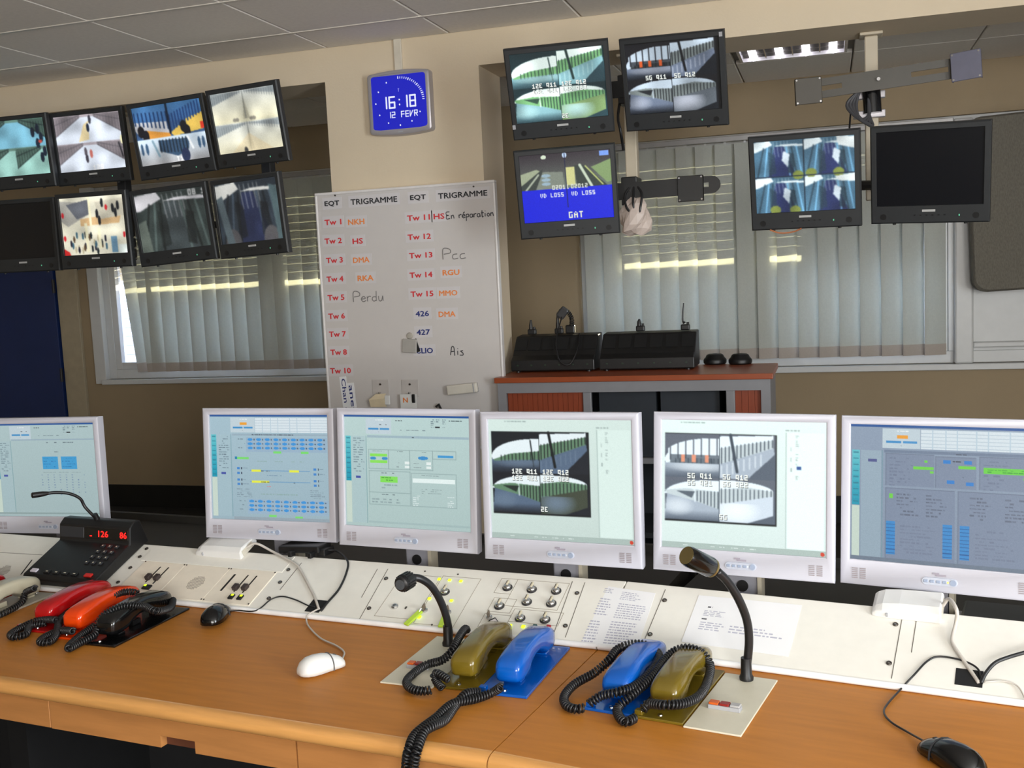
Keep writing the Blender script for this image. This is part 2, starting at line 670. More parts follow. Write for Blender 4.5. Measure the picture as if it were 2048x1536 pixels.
# walls out of frame that close the room, with their window openings
lw = struct(MB().bb(XL - .15, XL, YR, YF + .2, 0, ZC).build('wall_left', WALL))
rw = MB()
for a in ((YR, YF, 0, .98), (YR, YF, 2.36, ZC), (YR, -1.3, .98, 2.36), (1.3, YF, .98, 2.36)):
    rw.bb(XR, XR + .15, a[0], a[1], a[2], a[3])
struct(rw.build('wall_right', WALL))
bw = MB()
for a in ((XL, XR, 0, 1.0), (XL, XR, 2.36, ZC), (XL, -.15, 1.0, 2.36), (1.02, 1.18, 1.0, 2.36), (2.35, XR, 1.0, 2.36)):
    bw.bb(a[0], a[1], YR - .15, YR, a[2], a[3])
struct(bw.build('wall_rear', WALL))
struct(MB().bb(XR + .06, XR + .09, -1.3, 1.3, .98, 2.36).build('window_3', mat('window_blocker', (235, 238, 240), .8)))  # opaque panel added behind the right window lamp, keeps the sky out
struct(MB().bb(-.15, 2.35, YR - .1, YR - .07, 1.0, 2.36).build('window_4', mat('window_blocker', (235, 238, 240), .8)))  # same added sky blocker behind the two rear window lamps


# windows of the far wall
def window(name, x0, x1, mull, opaque=None):
    f = MB()
    y0, y1 = YF + .03, YF + .11
    f.bb(x0, x0 + .06, y0, y1, WZ0, WZ1)
    f.bb(x1 - .06, x1, y0, y1, WZ0, WZ1)
    f.bb(x0 + .06, x1 - .06, y0, y1, WZ0, WZ0 + .07)
    f.bb(x0 + .06, x1 - .06, y0, y1, WZ1 - .07, WZ1)
    root = struct(f.build(name, PVC, bevel=.004))
    edges = [x0 + .06] + mull + [x1 - .06]
    for i, mx in enumerate(mull):
        MB().bb(mx - .05, mx + .05, y0 - .01, y1, WZ0 + .07, WZ1 - .07).build('mullion', PVC, root, bevel=.004)
    for i, (a, b) in enumerate(zip(edges[:-1], edges[1:])):
        if opaque is not None and i == opaque:
            MB().bb(a, b, y0 + .01, y1 - .02, WZ0 + .07, WZ1 - .07).build('panel', PVC, root)
        else:
            s = MB()
            a2, b2 = a + (.0 if i == 0 else .05), b - (.05 if i < len(edges) - 2 else 0)
            s.bb(a2, a2 + .05, y0 + .005, y1 - .01, WZ0 + .07, WZ1 - .07)
            s.bb(b2 - .05, b2, y0 + .005, y1 - .01, WZ0 + .07, WZ1 - .07)
            s.bb(a2 + .05, b2 - .05, y0 + .005, y1 - .01, WZ0 + .07, WZ0 + .12)
            s.bb(a2 + .05, b2 - .05, y0 + .005, y1 - .01, WZ1 - .12, WZ1 - .07)
            s.build('sash', PVC, root, bevel=.003)
            MB().bb(a2 + .05, b2 - .05, YF + .07, YF + .075, WZ0 + .12, WZ1 - .12).build('pane', mat_glass(), root)
    MB().bb(x0 - .02, x1 + .02, YF - .045, YF + .03, WZ0 - .035, WZ0).build('window_sill', PVC, root, bevel=.004)
    return root


window('window_1', WLX0, WLX1, [-3.62])
w2 = window('window_2', WRX0, WRX1, [-.4, .72], opaque=2)
# white casing strip on the wall left of window 1 and the plain casing right of the blind of window 2
struct(MB().bb(-5.20, WLX0 + .005, YF - .02, YF + .03, WZ0 - .03, WZ1).build('trim_1', PVC, bevel=.004))
MB().bb(.70, .80, YF - .03, YF + .03, WZ0, WZ1 - .02).build('casing_post', PVC, w2, bevel=.012, seg=3)
MB().bb(.80, WRX1, YF - .02, YF + .035, 1.045, 1.075).build('casing_rail', PVC, w2, bevel=.006)

# unseen shutters added outside; with the pale louvred fence they shape the sun streak
for x0, x1, lab in ((WLX0 - .05, WLX1 + .05, 'white roller shutter half lowered outside the left window'),
                    (WRX0 - .05, .75, 'white roller shutter half lowered outside the right window')):
    sh = thing('sun_mask_shutter', lab, 'shutter', pose(0, 0, 0, 0), 'roller shutters outside the windows')
    z = 1.678
    while z < 2.5:
        MB().bb(x0, x1, YF + .225, YF + .24, z, z + .052).build('sun_mask_slat', PVC, sh, bevel=.004, seg=1)
        z += .055
fen = thing('fence', 'pale louvred fence seen through the gap beside the left blind', 'fence', pose(0, 8.4, 0, 0))
for zz in range(0, 23):
    MB().prism([(-.02, zz * .0845), (-.012, zz * .0845), (.016, .0845 + zz * .0845), (.008, .09 + zz * .0845)], -9, 4, 'x').build('louvre', mat('fence_grey', (168, 168, 172), .7), fen)
MB().bb(-9, 4, .016, .03, 0, 1.93).build('sun_block_backing', mat('fence_grey', (168, 168, 172), .7), fen)  # backing added to seal the louvre gaps against the sun
for x0, x1 in ((.2, 4), (-2.35, -.85)):
    MB().bb(x0, x1, .0, .03, 1.93, 2.45).build('sun_block_board', mat('fence_grey', (168, 168, 172), .7), fen)  # unseen boards added to cut the sun streak short on the right blind
for px in (-8.9, -5, -1, 3.9):
    MB().bb(px - .04, px + .04, .03, .08, 0, 1.93).build('post', PVC, fen)
struct(MB().bb(-12, 6, YF + .2, 12, -.2, -.02).build('ground_outside', mat('paving_grey', (168, 166, 160), .9)))

# blue door far left with its frame
dr = struct(MB().bb(-6.5, -5.475, YF - .05, YF, .0, 2.08).build('door_1', DOORB, bevel=.004))
for hz in (.25, 1.0, 1.66, 1.9):
    MB().cyl((-5.468, YF - .058, hz - .05), (-5.468, YF - .058, hz + .05), .011).build('hinge', BLACK, dr)
struct(MB().bb(-5.465, -5.29, YF - .03, YF, 0, 2.16).build('trim_2', mat('door_frame_beige', (172, 160, 136), .6), bevel=.004))
struct(MB().bb(-6.6, -5.29, YF - .03, YF, 2.09, 2.16).build('trim_3', mat('door_frame_beige', (172, 160, 136), .6)))

# cable trunking above the clock
struct(MB().bb(-1.836, -1.80, YB0 - .014, YB0, 2.49, ZC).build('trim_4', mat('trunking_white', (208, 200, 184), .5), bevel=.002))

# recessed louvre light in the ceiling behind the beam
lx0, lx1 = xa[LAMPX] + .03, xa[LAMPX + 1] - .03
lt = thing('ceiling_light', 'recessed louvred fluorescent ceiling light behind the beam', 'ceiling light', pose((lx0 + lx1) / 2, 5.52, ZC, 0))
W2 = (lx1 - lx0) / 2
fr = MB()
fr.bb(-W2, W2, -.27, -.255, -.004, .07).bb(-W2, W2, .255, .27, -.004, .07).bb(-W2, -W2 + .015, -.255, .255, -.004, .07).bb(W2 - .015, W2, -.255, .255, -.004, .07)
fr.bb(-W2, W2, -.27, .27, .07, .085)
fr.build('frame', mat('lamp_frame', (226, 224, 228), .25), lt)
for i in range(4):
    x = -W2 + .07 + i * (2 * W2 - .14) / 3
    MB().cyl((x, -.25, .018), (x, .25, .014), .02, n=12).build('tube', mat('fluorescent_tube', (250, 246, 255), .4, emit=5.0), lt)
for i in range(1, 4):
    x = -W2 + i * 2 * W2 / 4
    MB().prism([(x - .008, .062), (x + .008, .062), (x + .003, .002), (x - .003, .002)], -.255, .255, 'y').build('reflector', STEEL, lt)
for j in range(5):
    y = -.2 + j * .1
    MB().bb(-W2 + .015, W2 - .015, y - .001, y + .001, .004, .022).build('louvre', STEEL, lt)


# ------------------------------------------------------------------ vertical blinds
def blind(x0, n, label, pitch=.1135, z0=1.015, z1=2.305, odd=False, ang=21):
    Y = YF - .085
    b = thing('vertical_blind', label, 'blind', pose(x0, Y, z1, 0), 'vertical blinds at the windows')
    L = n * pitch
    MB().bb(-.06, L + .04, -.022, .022, 0, .032).build('headrail', mat('headrail_alu', (170, 168, 166), .4, metal=.3), b, bevel=.004)
    h = z1 - z0
    src = None
    for i in range(n):
        M = Matrix.Translation(((i + .5) * pitch, 0, 0)) @ Matrix.Rotation(math.radians(ang), 4, 'Z')
        if odd and i == 0:
            M = Matrix.Translation((pitch * .35, .0, 0)) @ Matrix.Rotation(math.radians(-5.4), 4, 'Y') @ Matrix.Rotation(math.radians(52), 4, 'Z')
        if odd and i == 1:
            M = Matrix.Translation((pitch * 1.55, 0, 0)) @ Matrix.Rotation(math.radians(-3.0), 4, 'Y') @ Matrix.Rotation(math.radians(30), 4, 'Z')
        if src is None:
            mb = MB()
            mb.prism([(-.0635, 0), (-.032, -.004), (0, -.0055), (.032, -.004), (.0635, 0), (.0635, .0008), (.032, -.0032), (0, -.0047), (-.032, -.0032), (-.0635, .0008)], -h, -.012, 'z')
            src = mb.build('slat', BLIND, b, smooth=True, M=M)
            hm = MB().prism([(-.0635, .0012), (-.032, -.0028), (0, -.0042), (.032, -.0028), (.0635, .0012), (.0635, -.0016), (.032, -.0056), (0, -.007), (-.032, -.0056), (-.0635, -.0016)], -h - .001, -h + .062, 'z').build('hem', BLINDW, src, smooth=True)
        else:
            s = dup(src, M=M, parent=b)
            dup(hm, parent=s)
        MB().bb(-.006, .006, -.002, .002, -.014, .0).build('carrier', PVC, b, M=Matrix.Translation(((i + .5) * pitch, 0, 0)))
    return b


blind(-4.86, 19, 'vertical slat blind with skewed first slat at the left window', odd=True)
blind(-1.43, 18, 'wide vertical slat blind across the right window behind the cabinet', pitch=.1155)

# grey textured panel hanging at the right edge, with rounded corners
gp = MB()
ol = rrect(1.5, .95, .07, 5)
gp.loft([[(x, -.0, z) for x, z in ol], [(x, -.09, z) for x, z in ol], [(x * .985, -.105, z * .975) for x, z in ol]])
g = gp.build('acoustic_panel', mat('grey_flock', (112, 108, 98), .95, var=.18, scale=60, bump=.5, bscale=160, stretch=(3, 3, 1)), smooth=True)
g.matrix_world = pose(1.51, YF - .12, 1.865, 0, 0, -2)
tag(g, 'thick grey textured panel with rounded corners at the right edge', 'panel')


# ================================================================== PICTURES ON THE DISPLAYS
def station(cv, P, x0=0, y0=0, x1=1, y1=1, txt=True):
    """four-way split view of a glazed hall with railings; P = palette"""
    def X(u): return x0 + (x1 - x0) * u
    def Yy(v): return y0 + (y1 - y0) * v
    def pl(pts, c, a=1.0): cv.poly([(X(u), Yy(v)) for u, v in pts], c, a)
    def ln(a, b, c, d, w, col, al=1.0): cv.line(X(a), Yy(b), X(c), Yy(d), w * (x1 - x0), col, al)
    def bars(a, b0, b1, c, d0, d1, n, w, col): cv.bars(X(a), Yy(b0), Yy(b1), X(c), Yy(d0), Yy(d1), n, w * (x1 - x0), col)
    def arc(cx, cy, rx, ry, col, q): cv.ell(X(cx), Yy(cy), (x1 - x0) * rx, (y1 - y0) * ry, col, 1, (X(q[0]), Yy(q[1]), X(q[2]), Yy(q[3])))
    d, wh, rl, f1, f2 = P['dark'], P['white'], P['rail'], P['floor1'], P['floor2']
    cv.grad(X(0), Yy(0), X(1), Yy(.5), d, d)
    # upper left
    arc(.46, .30, .46, .22, wh, (0, 0, .5, .5))
    pl([(.02, .34), (.25, .27), (.5, .24), (.5, .5), (0, .5), (0, .36)], f1)
    cv.grad(X(0), Yy(.34), X(.5), Yy(.5), f1, f2)
    pl([(.02, .34), (.2, .265), (.5, .23), (.5, .33), (.02, .36)], rl)
    bars(.1, .29, .36, .49, .23, .34, 10, .008, P['bar'])
    ln(.41, .1, .44, .42, .012, P['bar'])
    if P.get('sign'):
        arc(.5, .24, .5, .2, wh, (.03, .05, .5, .28))
        bars(.05, .1, .3, .48, .04, .24, 6, .012, P['dark'])
        cv.rect(X(.05), Yy(.24), X(.5), Yy(.34), P['bar'], .7)
        for u in (.15, .25, .37):
            cv.rect(X(u), Yy(.24), X(u + .035), Yy(.325), P['sign'])
        cv.grad(X(0), Yy(.34), X(.5), Yy(.5), P['floor1'], P['floor2'])
    # upper right
    pl([(.5, .02), (.98, 0), (.98, .06), (.5, .16)], wh)
    pl([(.5, .16), (.98, .05), (.98, .14), (.5, .34)], rl)
    bars(.52, .15, .33, .97, .05, .13, 13, .009, P['bar'])
    pl([(.5, .34), (.98, .14), (1, .3), (1, .5), (.5, .5)], f1)
    for k in range(8):
        t = k / 8
        ln(.52 + .4 * t, .36 - .16 * t, .52 + .4 * t, .48 - .16 * t, .014, P['shine'], .5)
    pl([(.75, .5), (1, .2), (1, .5)], f2)
    ln(.6, 0, .66, .42, .026, P['bar'])
    # lower left
    cv.grad(X(0), Yy(.5), X(.5), Yy(1), d, f2)
    arc(.42, .70, .42, .17, wh, (0, .5, .5, .7))
    pl([(0, .66), (.2, .63), (.5, .66), (.5, .86), (.3, .78), (.02, .7)], rl)
    bars(.3, .66, .77, .49, .66, .85, 6, .009, P['bar'])
    pl([(.02, .7), (.3, .78), (.5, .86), (.5, 1), (0, 1)], f1)
    cv.grad(X(0), Yy(.88), X(.5), Yy(1), f1, f2)
    ln(.27, .52, .28, .78, .012, wh, .8)
    pl([(.1, .66), (.28, .66), (.25, .74)], P['bar'], .8)
    # lower right
    cv.grad(X(.5), Yy(.5), X(1), Yy(1), d, f2)
    arc(.55, .64, .43, .12, wh, (.5, .5, 1, .66))
    pl([(.5, .63), (.75, .59), (.98, .63), (.98, .68), (.5, .8)], rl)
    bars(.52, .62, .79, .96, .62, .69, 12, .008, P['bar'])
    pl([(.5, .8), (.98, .68), (.98, .9), (.75, 1), (.5, 1)], P['floor3'])
    cv.glow(X(.66), Yy(.86), (x1 - x0) * .22, (y1 - y0) * .17, P['shine'], (X(.5), Yy(.78), X(1), Yy(1)))
    cv.glow(X(.12), Yy(.84), (x1 - x0) * .16, (y1 - y0) * .12, P['shine'], (X(0), Yy(.74), X(.5), Yy(1)), .6)
    cv.glow(X(.3), Yy(.38), (x1 - x0) * .3, (y1 - y0) * .07, P['shine'], (X(0), Yy(.34), X(.5), Yy(.5)), .6)
    cv.blur(2)
    if x1 - x0 > .9: cv.shade(.22)
    cv.line(X(.5), Yy(0), X(.5), Yy(1), .006 * (x1 - x0), P['bar'])
    ch = .0095 * (x1 - x0)
    if txt:
        for u, v, t in ((.21, .45, P['t'][0]), (.53, .45, P['t'][1]), (.21, .53, P['t'][2]), (.53, .53, P['t'][3]), (.5, .91, P['t'][4])):
            cv.text(X(u) + .004, Yy(v) + .004, t, ch, (40, 50, 50))
            cv.text(X(u), Yy(v), t, ch, (235, 240, 235))


PAL_A = dict(dark=(28, 48, 52), white=(236, 252, 246), rail=(120, 178, 120), floor1=(132, 178, 186), floor2=(44, 70, 78), floor3=(128, 158, 104),
             bar=(34, 54, 52), shine=(186, 226, 226), t=('12E Q11', '12E Q12', '12E Q21', '12E Q22', '2E'))
PAL_W3 = dict(dark=(16, 22, 28), white=(226, 238, 242), rail=(96, 132, 104), floor1=(84, 104, 128), floor2=(24, 30, 38), floor3=(62, 70, 56),
              bar=(14, 20, 22), shine=(110, 130, 150), t=('12E Q11', '12E Q12', '12E Q21', '12E Q22', '2E'))
PAL_B = dict(dark=(26, 26, 30), white=(190, 206, 220), rail=(120, 130, 130), floor1=(104, 116, 136), floor2=(22, 26, 32), floor3=(92, 100, 108),
             bar=(16, 18, 22), shine=(190, 196, 210), sign=(214, 92, 44), t=('SG Q11', 'SG Q12', '', '', ''))
PAL_W4 = dict(dark=(96, 104, 116), white=(232, 246, 252), rail=(196, 210, 214), floor1=(168, 182, 196), floor2=(84, 96, 110), floor3=(206, 220, 232),
              bar=(60, 72, 84), shine=(240, 250, 255), sign=(226, 150, 120), t=('SG Q11', 'SG Q12', 'SG Q21', 'SG Q22', 'SG'))


def corridor(cv, q, c_wall, c_floor, c_bar, cx=.5, tilt=0.0, flip=False):
    x0, y0, x1, y1 = q
    def X(u): return x0 + (x1 - x0) * (1 - u if flip else u)
    def Yy(v): return y0 + (y1 - y0) * v
    cv.grad(x0, y0, x1, y1, c_wall, c_floor)
    cv.poly([(X(0), Yy(1)), (X(.0), Yy(.75)), (X(.75), Yy(.1)), (X(1), Yy(.1)), (X(1), Yy(1))], c_floor)
    cv.poly([(X(0), Yy(.05)), (X(.8), Yy(0)), (X(.8), Yy(.1)), (X(0), Yy(.72))], tuple(v * .8 for v in c_wall))
    n = 9
    for i in range(n + 1):
        t = i / n
        cv.line(X(t * .75), Yy(.15 - .1 * t), X(t * .75), Yy(.75 - .65 * t), .008, c_bar, .8)
    cv.line(X(0), Yy(.3), X(.78), Yy(.02), .010, c_bar)
    cv.line(X(0), Yy(.72), X(.78), Yy(.1), .010, c_bar)


def pic_F():
    cv = Canvas(140, 104)
    for q, fl in (((0, 0, .5, .5), False), ((.5, 0, 1, .5), True), ((0, .5, .5, 1), False), ((.5, .5, 1, 1), False)):
        corridor(cv, q, (96, 128, 116), (120, 178, 200) if q[1] == 0 else (150, 196, 186), (28, 40, 40), flip=fl)
    for x, y in ((.8, .25), (.88, .2), (.92, .35), (.86, .45), (.9, .7), (.95, .6)):
        cv.ell(x, y, .03, .09, (24, 34, 50))
    cv.ell(.9, .42, .03, .03, (180, 70, 60))
    cv.blur(1)
    return cv


def pic_G():
    cv = Canvas(140, 104, (200, 204, 214))
    for q, fl in (((0, 0, .5, .5), False), ((.5, 0, 1, .5), True), ((0, .5, .5, 1), False), ((.5, .5, 1, 1), True)):
        corridor(cv, q, (170, 160, 166), (214, 222, 234), (96, 92, 98), flip=fl)
    cv.poly([(.44, .18), (.52, .12), (.5, .45), (.34, .48)], (224, 206, 160))
    for x, y, c in ((.5, .24, (30, 40, 60)), (.54, .1, (60, 60, 70)), (.42, .66, (90, 84, 92)), (.43, .78, (60, 56, 66)), (.5, .7, (196, 110, 100)), (.98, .5, (240, 236, 190))):
        cv.ell(x, y, .022, .08, c)
    cv.line(.93, .55, .97, .8, .02, (40, 40, 46))
    cv.text(.5, .9, '128', .012, (245, 245, 245))
    cv.blur(1)
    return cv


def pic_H():
    cv = Canvas(150, 112, (60, 90, 130))
    cv.grad(0, 0, 1, .3, (70, 120, 170), (60, 100, 150))
    cv.poly([(0, .25), (.5, .3), (.5, .5), (.1, .55), (0, .4)], (196, 196, 200))
    cv.poly([(.14, .4), (.5, .5), (.5, .56), (.12, .58)], (222, 152, 64))
    cv.poly([(.5, .5), (.75, .3), (1, .22), (1, .5), (.55, .56)], (226, 190, 90))
    cv.bars(.02, .1, .3, .48, .14, .42, 8, .02, (24, 50, 90))
    cv.bars(.52, .2, .46, .95, .02, .24, 10, .02, (30, 60, 110))
    cv.line(.5, 0, .5, .5, .03, (16, 30, 50))
    for x, y in ((.08, .42), (.14, .5), (.7, .42), (.74, .5)):
        cv.ell(x, y, .05, .1, (26, 26, 32))
    cv.rect(.94, .38, 1, .5, (220, 60, 40))
    cv.grad(0, .55, 1, 1, (208, 226, 240), (176, 176, 178))
    cv.poly([(.3, .6), (.75, .62), (.72, .8), (.55, .9), (.3, .78)], (56, 82, 110))
    cv.bars(.32, .6, .8, .7, .6, .84, 8, .015, (24, 34, 44))
    cv.ell(.66, .9, .06, .12, (40, 50, 80))
    cv.line(.73, .6, .78, .8, .03, (240, 244, 246))
    cv.line(.22, .6, .28, .86, .03, (130, 160, 176))
    for x in (.05, .12, .88, .94): cv.ell(x, .72, .02, .1, (60, 90, 120))
    cv.text(.52, .9, 'T1', .014, (240, 240, 240))
    cv.blur(1)
    return cv


def pic_I():
    cv = Canvas(140, 112, (224, 220, 190))
    for y0 in (0, .52):
        cv.grad(0, y0, 1, y0 + .48, (206, 210, 206), (232, 226, 194))
        cv.poly([(0, y0), (.5, y0 + .02), (1, y0), (1, y0 + .12), (.5, y0 + .02), (0, y0 + .2)], (150, 158, 160))
        cv.bars(.02, y0 + .06, y0 + .19, .46, y0 + .0, y0 + .05, 12, .008, (100, 108, 112))
        cv.bars(.54, y0 + .0, y0 + .05, .98, y0 + .04, y0 + .16, 12, .008, (100, 108, 112))
        cv.poly([(.5, y0 + .08), (.56, y0 + .46), (.46, y0 + .46)], (176, 172, 150), .7)
        cv.line(.5, y0, .5, y0 + .46, .008, (90, 96, 96))
    for x in (.32, .36, .58, .62): cv.ell(x, .47, .03, .03, (140, 136, 124))
    cv.poly([(.2, 1), (.5, .7), (.85, 1)], (226, 204, 160), .5)
    cv.ell(.42, .98, .03, .06, (60, 60, 60))
    cv.blur(2)
    return cv


def pic_K():
    cv = Canvas(140, 104, (226, 222, 200))
    cv.poly([(0, .05), (.4, .1), (.45, .3), (.1, .5), (0, .4)], (170, 168, 160))
    cv.poly([(.1, .12), (.45, .05), (.46, .3), (.25, .38)], (96, 100, 108))
    cv.poly([(.3, .38), (.95, .3), (.9, .48), (.3, .5)], (214, 178, 130))
    cv.poly([(.55, .1), (1, .05), (1, .35), (.6, .4)], (206, 200, 180))
    r = cv.rg
    for i in range(26):
        x, y = .12 + .6 * r.rand(), .62 + .34 * r.rand()
        cv.ell(x, y, .016, .06, [(24, 34, 40), (34, 34, 50), (90, 70, 50), (190, 180, 150), (60, 100, 120)][i % 5])
    for x, y in ((.57, .3), (.6, .42), (.82, .22), (.86, .3), (.66, .12), (.9, .18)):
        cv.ell(x, y, .022, .08, (30, 34, 40))
    for x, y in ((.72, .2), (.03, .3), (.03, .7), (.96, .68)):
        cv.ell(x, y, .02, .05, (206, 40, 50))
    cv.poly([(0, .88), (.08, .94), (.1, 1), (0, 1)], (214, 40, 40))
    cv.rect(.36, .45, .4, .95, (238, 232, 196))
    cv.rect(.44, .0, .48, .5, (238, 232, 196))
    cv.rect(.56, .55, .6, .9, (238, 232, 196))
    cv.rect(.75, .7, .84, .98, (110, 150, 176))
    cv.rect(.86, .85, 1, 1, (222, 232, 226))
    cv.blur(1)
    return cv


def train(cv, x0, y0, x1, y1, base, floor, light, seats, sc=1.0, white=True):
    def X(u): return x0 + (x1 - x0) * u
    def Yy(v): return y0 + (y1 - y0) * v
    W = (x1 - x0)
    cv.grad(x0, y0, x1, y1, tuple(v * .8 for v in base), base)
    if white:
        cv.poly([(X(0), Yy(.03)), (X(.32), Yy(0)), (X(.38), Yy(.12)), (X(.05), Yy(.3)), (X(0), Yy(.3))], light)
        cv.poly([(X(.4), Yy(.16)), (X(.6), Yy(.12)), (X(1), Yy(.14)), (X(1), Yy(.2)), (X(.6), Yy(.17))], light)
    cv.poly([(X(.42), Yy(.18)), (X(.6), Yy(.18)), (X(.85), Yy(1)), (X(.28), Yy(1))], floor)
    for i, (a, b) in enumerate(((.2, .06), (.28, .2), (.36, .33), (.66, .72), (.76, .86), (.86, .96))):
        cv.line(X(a if i < 3 else a), Yy(.2), X(b), Yy(.98), .03 * W, tuple(v * (1.6 if i % 2 else .45) for v in base), .8)
    for a in (.4, .47, .55, .62, .68):
        cv.line(X(a), Yy(.05), X(a + .03), Yy(.45), .012 * W, light, .55)
    cv.poly([(X(.3), Yy(.3)), (X(.42), Yy(.4)), (X(.44), Yy(.9)), (X(.3), Yy(.95))], tuple(v * .5 for v in base), .7)
    cv.poly([(X(.7), Yy(.35)), (X(.82), Yy(.4)), (X(.8), Yy(.95)), (X(.68), Yy(.9))], tuple(v * .4 for v in base), .7)
    for a in ((.2, 1.0), (.82, 1.0)):
        if seats: cv.ell(X(a[0]), Yy(a[1]), W * .13, (y1 - y0) * .24, seats, .9, (x0, y0, x1, y1))


def pic_L():
    cv = Canvas(130, 98)
    train(cv, 0, 0, 1, 1, (58, 68, 66), (62, 70, 72), (206, 204, 208), None)
    cv.poly([(.0, .5), (.12, .45), (.16, 1), (0, 1)], (98, 108, 100))
    cv.text(.78, .02, '08 14', .014, (220, 220, 220))
    cv.blur(2)
    return cv


def pic_M():
    cv = Canvas(120, 104)
    train(cv, 0, 0, 1, 1, (52, 62, 72), (40, 48, 78), (214, 214, 208), (92, 90, 92))
    cv.poly([(0, .25), (.1, .2), (.22, 1), (.1, 1)], (92, 106, 112))
    cv.poly([(.86, .1), (1, .15), (1, 1), (.92, 1)], (84, 104, 108))
    cv.blur(2)
    return cv


def pic_D():
    cv = Canvas(150, 112)
    for q in ((0, 0, .5, .5), (.5, 0, 1, .5), (0, .5, .5, 1), (.5, .5, 1, 1)):
        train(cv, *q, (88, 132, 160), (44, 56, 104), (232, 246, 250), None)
        cv.poly([(q[0] + .3, q[1] + .15), (q[0] + .36, q[1] + .2), (q[0] + .34, q[1] + .38), (q[0] + .28, q[1] + .28)], (214, 230, 240))
    for x, y in ((.2, .96), (.4, .97), (.57, .47), (.84, .48), (.44, .49)): cv.ell(x, y, .055, .06, (136, 150, 72))
    cv.poly([(.82, .0), (1, .02), (1, .18), (.84, .12)], (236, 246, 246))
    cv.poly([(.8, .54), (1, .5), (1, .62), (.84, .6)], (236, 246, 246))
    cv.blur(1)
    cv.line(.5, 0, .5, 1, .01, (20, 30, 40))
    cv.line(0, .5, 1, .5, .01, (30, 40, 60))
    return cv


def pic_C():
    cv = Canvas(208, 156, (10, 30, 212))
    cv.grad(0, 0, 1, .52, (44, 36, 44), (110, 124, 112))
    cv.poly([(0, .28), (.18, .22), (.24, .26), (0, .46)], (158, 168, 140))
    cv.poly([(0, .45), (.25, .22), (.2, .52), (0, .52)], (54, 62, 58))
    cv.poly([(.25, .26), (.47, .28), (.48, .52), (.16, .52)], (126, 134, 122))
    for y in (.32, .38, .44): cv.ell(.28, y, .05, .025, (150, 176, 190))
    cv.rect(.5, .22, .6, .48, (206, 206, 140))
    cv.poly([(.6, .2), (.7, .2), (.95, .52), (.62, .52)], (50, 60, 54))
    cv.line(.66, .2, .78, .52, .03, (200, 214, 190))
    cv.line(.72, .22, .9, .5, .015, (190, 200, 120))
    cv.poly([(.78, .24), (1, .14), (1, .46), (.95, .48)], (130, 156, 104))
    cv.line(.05, .52, .2, .3, .02, (170, 180, 160))
    cv.blur(1)
    cv.rect(0, .52, 1, 1, (8, 26, 214))
    cv.ell(.27, .05, .03, .03, (210, 224, 200))
    cv.ell(.5, .04, .025, .04, (190, 214, 240))
    cv.rect(.88, .02, .98, .09, (120, 160, 240))
    cv.text(.2, .58, 'VD LOSS', .0098, (236, 236, 236))
    cv.text(.55, .58, 'VD LOSS', .0098, (236, 236, 236))
    cv.text(.5, .87, 'GAT', .013, (236, 236, 210))
    cv.text(.34, .47, '02011', .009, (220, 224, 214))
    cv.text(.55, .47, '02012', .009, (220, 224, 214))
    cv.line(.5, 0, .5, .8, .008, (10, 16, 60))
    return cv


def pic_AB(P, dark_edge=False):
    cv = Canvas(208, 156)
    if dark_edge:
        cv.a[:] = 8
        station(cv, P, .0, .02, .96, 1.0)
    else:
        station(cv, P)
    return cv


UIW, UIH = 300, 240


def ui_frame(bg, title=True):
    cv = Canvas(UIW, UIH, bg)
    cv.grad(0, 0, 1, 1, tuple(v * 1.03 for v in bg), tuple(v * .96 for v in bg))
    cv.rect(0, 0, 1, .02, (40, 86, 150))
    return cv


def ui_left(cv, items=True):
    for i in range(9):
        c = (96 - i * 9, 190 - i * 5, 200 - i * 3)
        cv.rect(.01, .19 + i * .045, .055, .19 + (i + 1) * .045, c)
        cv.rect(.018, .205 + i * .045, .045, .215 + i * .045, (40, 110, 130), .6)
    cv.rect(.01, .6, .055, .97, (196, 212, 200))
    cv.rect(.06, .19, .175, .97, (164, 190, 198), .45)
    cv.line(.18, .19, .18, .97, .004, (110, 150, 160))
    if items:
        cv.scrib(.075, .2, .165, .52, 15, (60, 76, 90), .55)
        cv.rect(.09, .55, .13, .57, (70, 84, 160))


def ui_head(cv, table=True):
    cv.rect(.18, .03, .385, .17, (190, 206, 214))
    cv.scrib(.2, .035, .37, .055, 1, (240, 244, 244), .9)
    cv.rect(.2, .115, .285, .135, (60, 140, 196))
    cv.rect(.295, .115, .37, .135, (70, 146, 200))
    cv.scrib(.26, .145, .3, .16, 1, (70, 80, 90))
    if table:
        cv.rect(.26, .075, .32, .1, (232, 158, 50))
        cv.rect(.39, .03, .99, .17, (212, 224, 230))
        for i in range(6): cv.rect(.39, .03 + i * .025, .99, .034 + i * .025, (176, 194, 206))
        for x in (.45, .52, .58, .68, .74, .85): cv.rect(x, .03, x + .006, .17, (184, 204, 216))
    else:
        cv.scrib(.22, .075, .37, .1, 1, (60, 66, 74), .8)
        cv.scrib(.42, .04, .5, .06, 1, (40, 44, 50), .8)
        cv.scrib(.42, .125, .8, .145, 1, (110, 128, 136), .8)
        for x in (.7, .74, .79): cv.scrib(x, .03, x + .03, .11, 5, (90, 110, 120), .8)
        cv.rect(.735, .095, .77, .11, (40, 44, 50))
        cv.scrib(.84, .035, .99, .055, 1, (60, 76, 80), .9, .95)


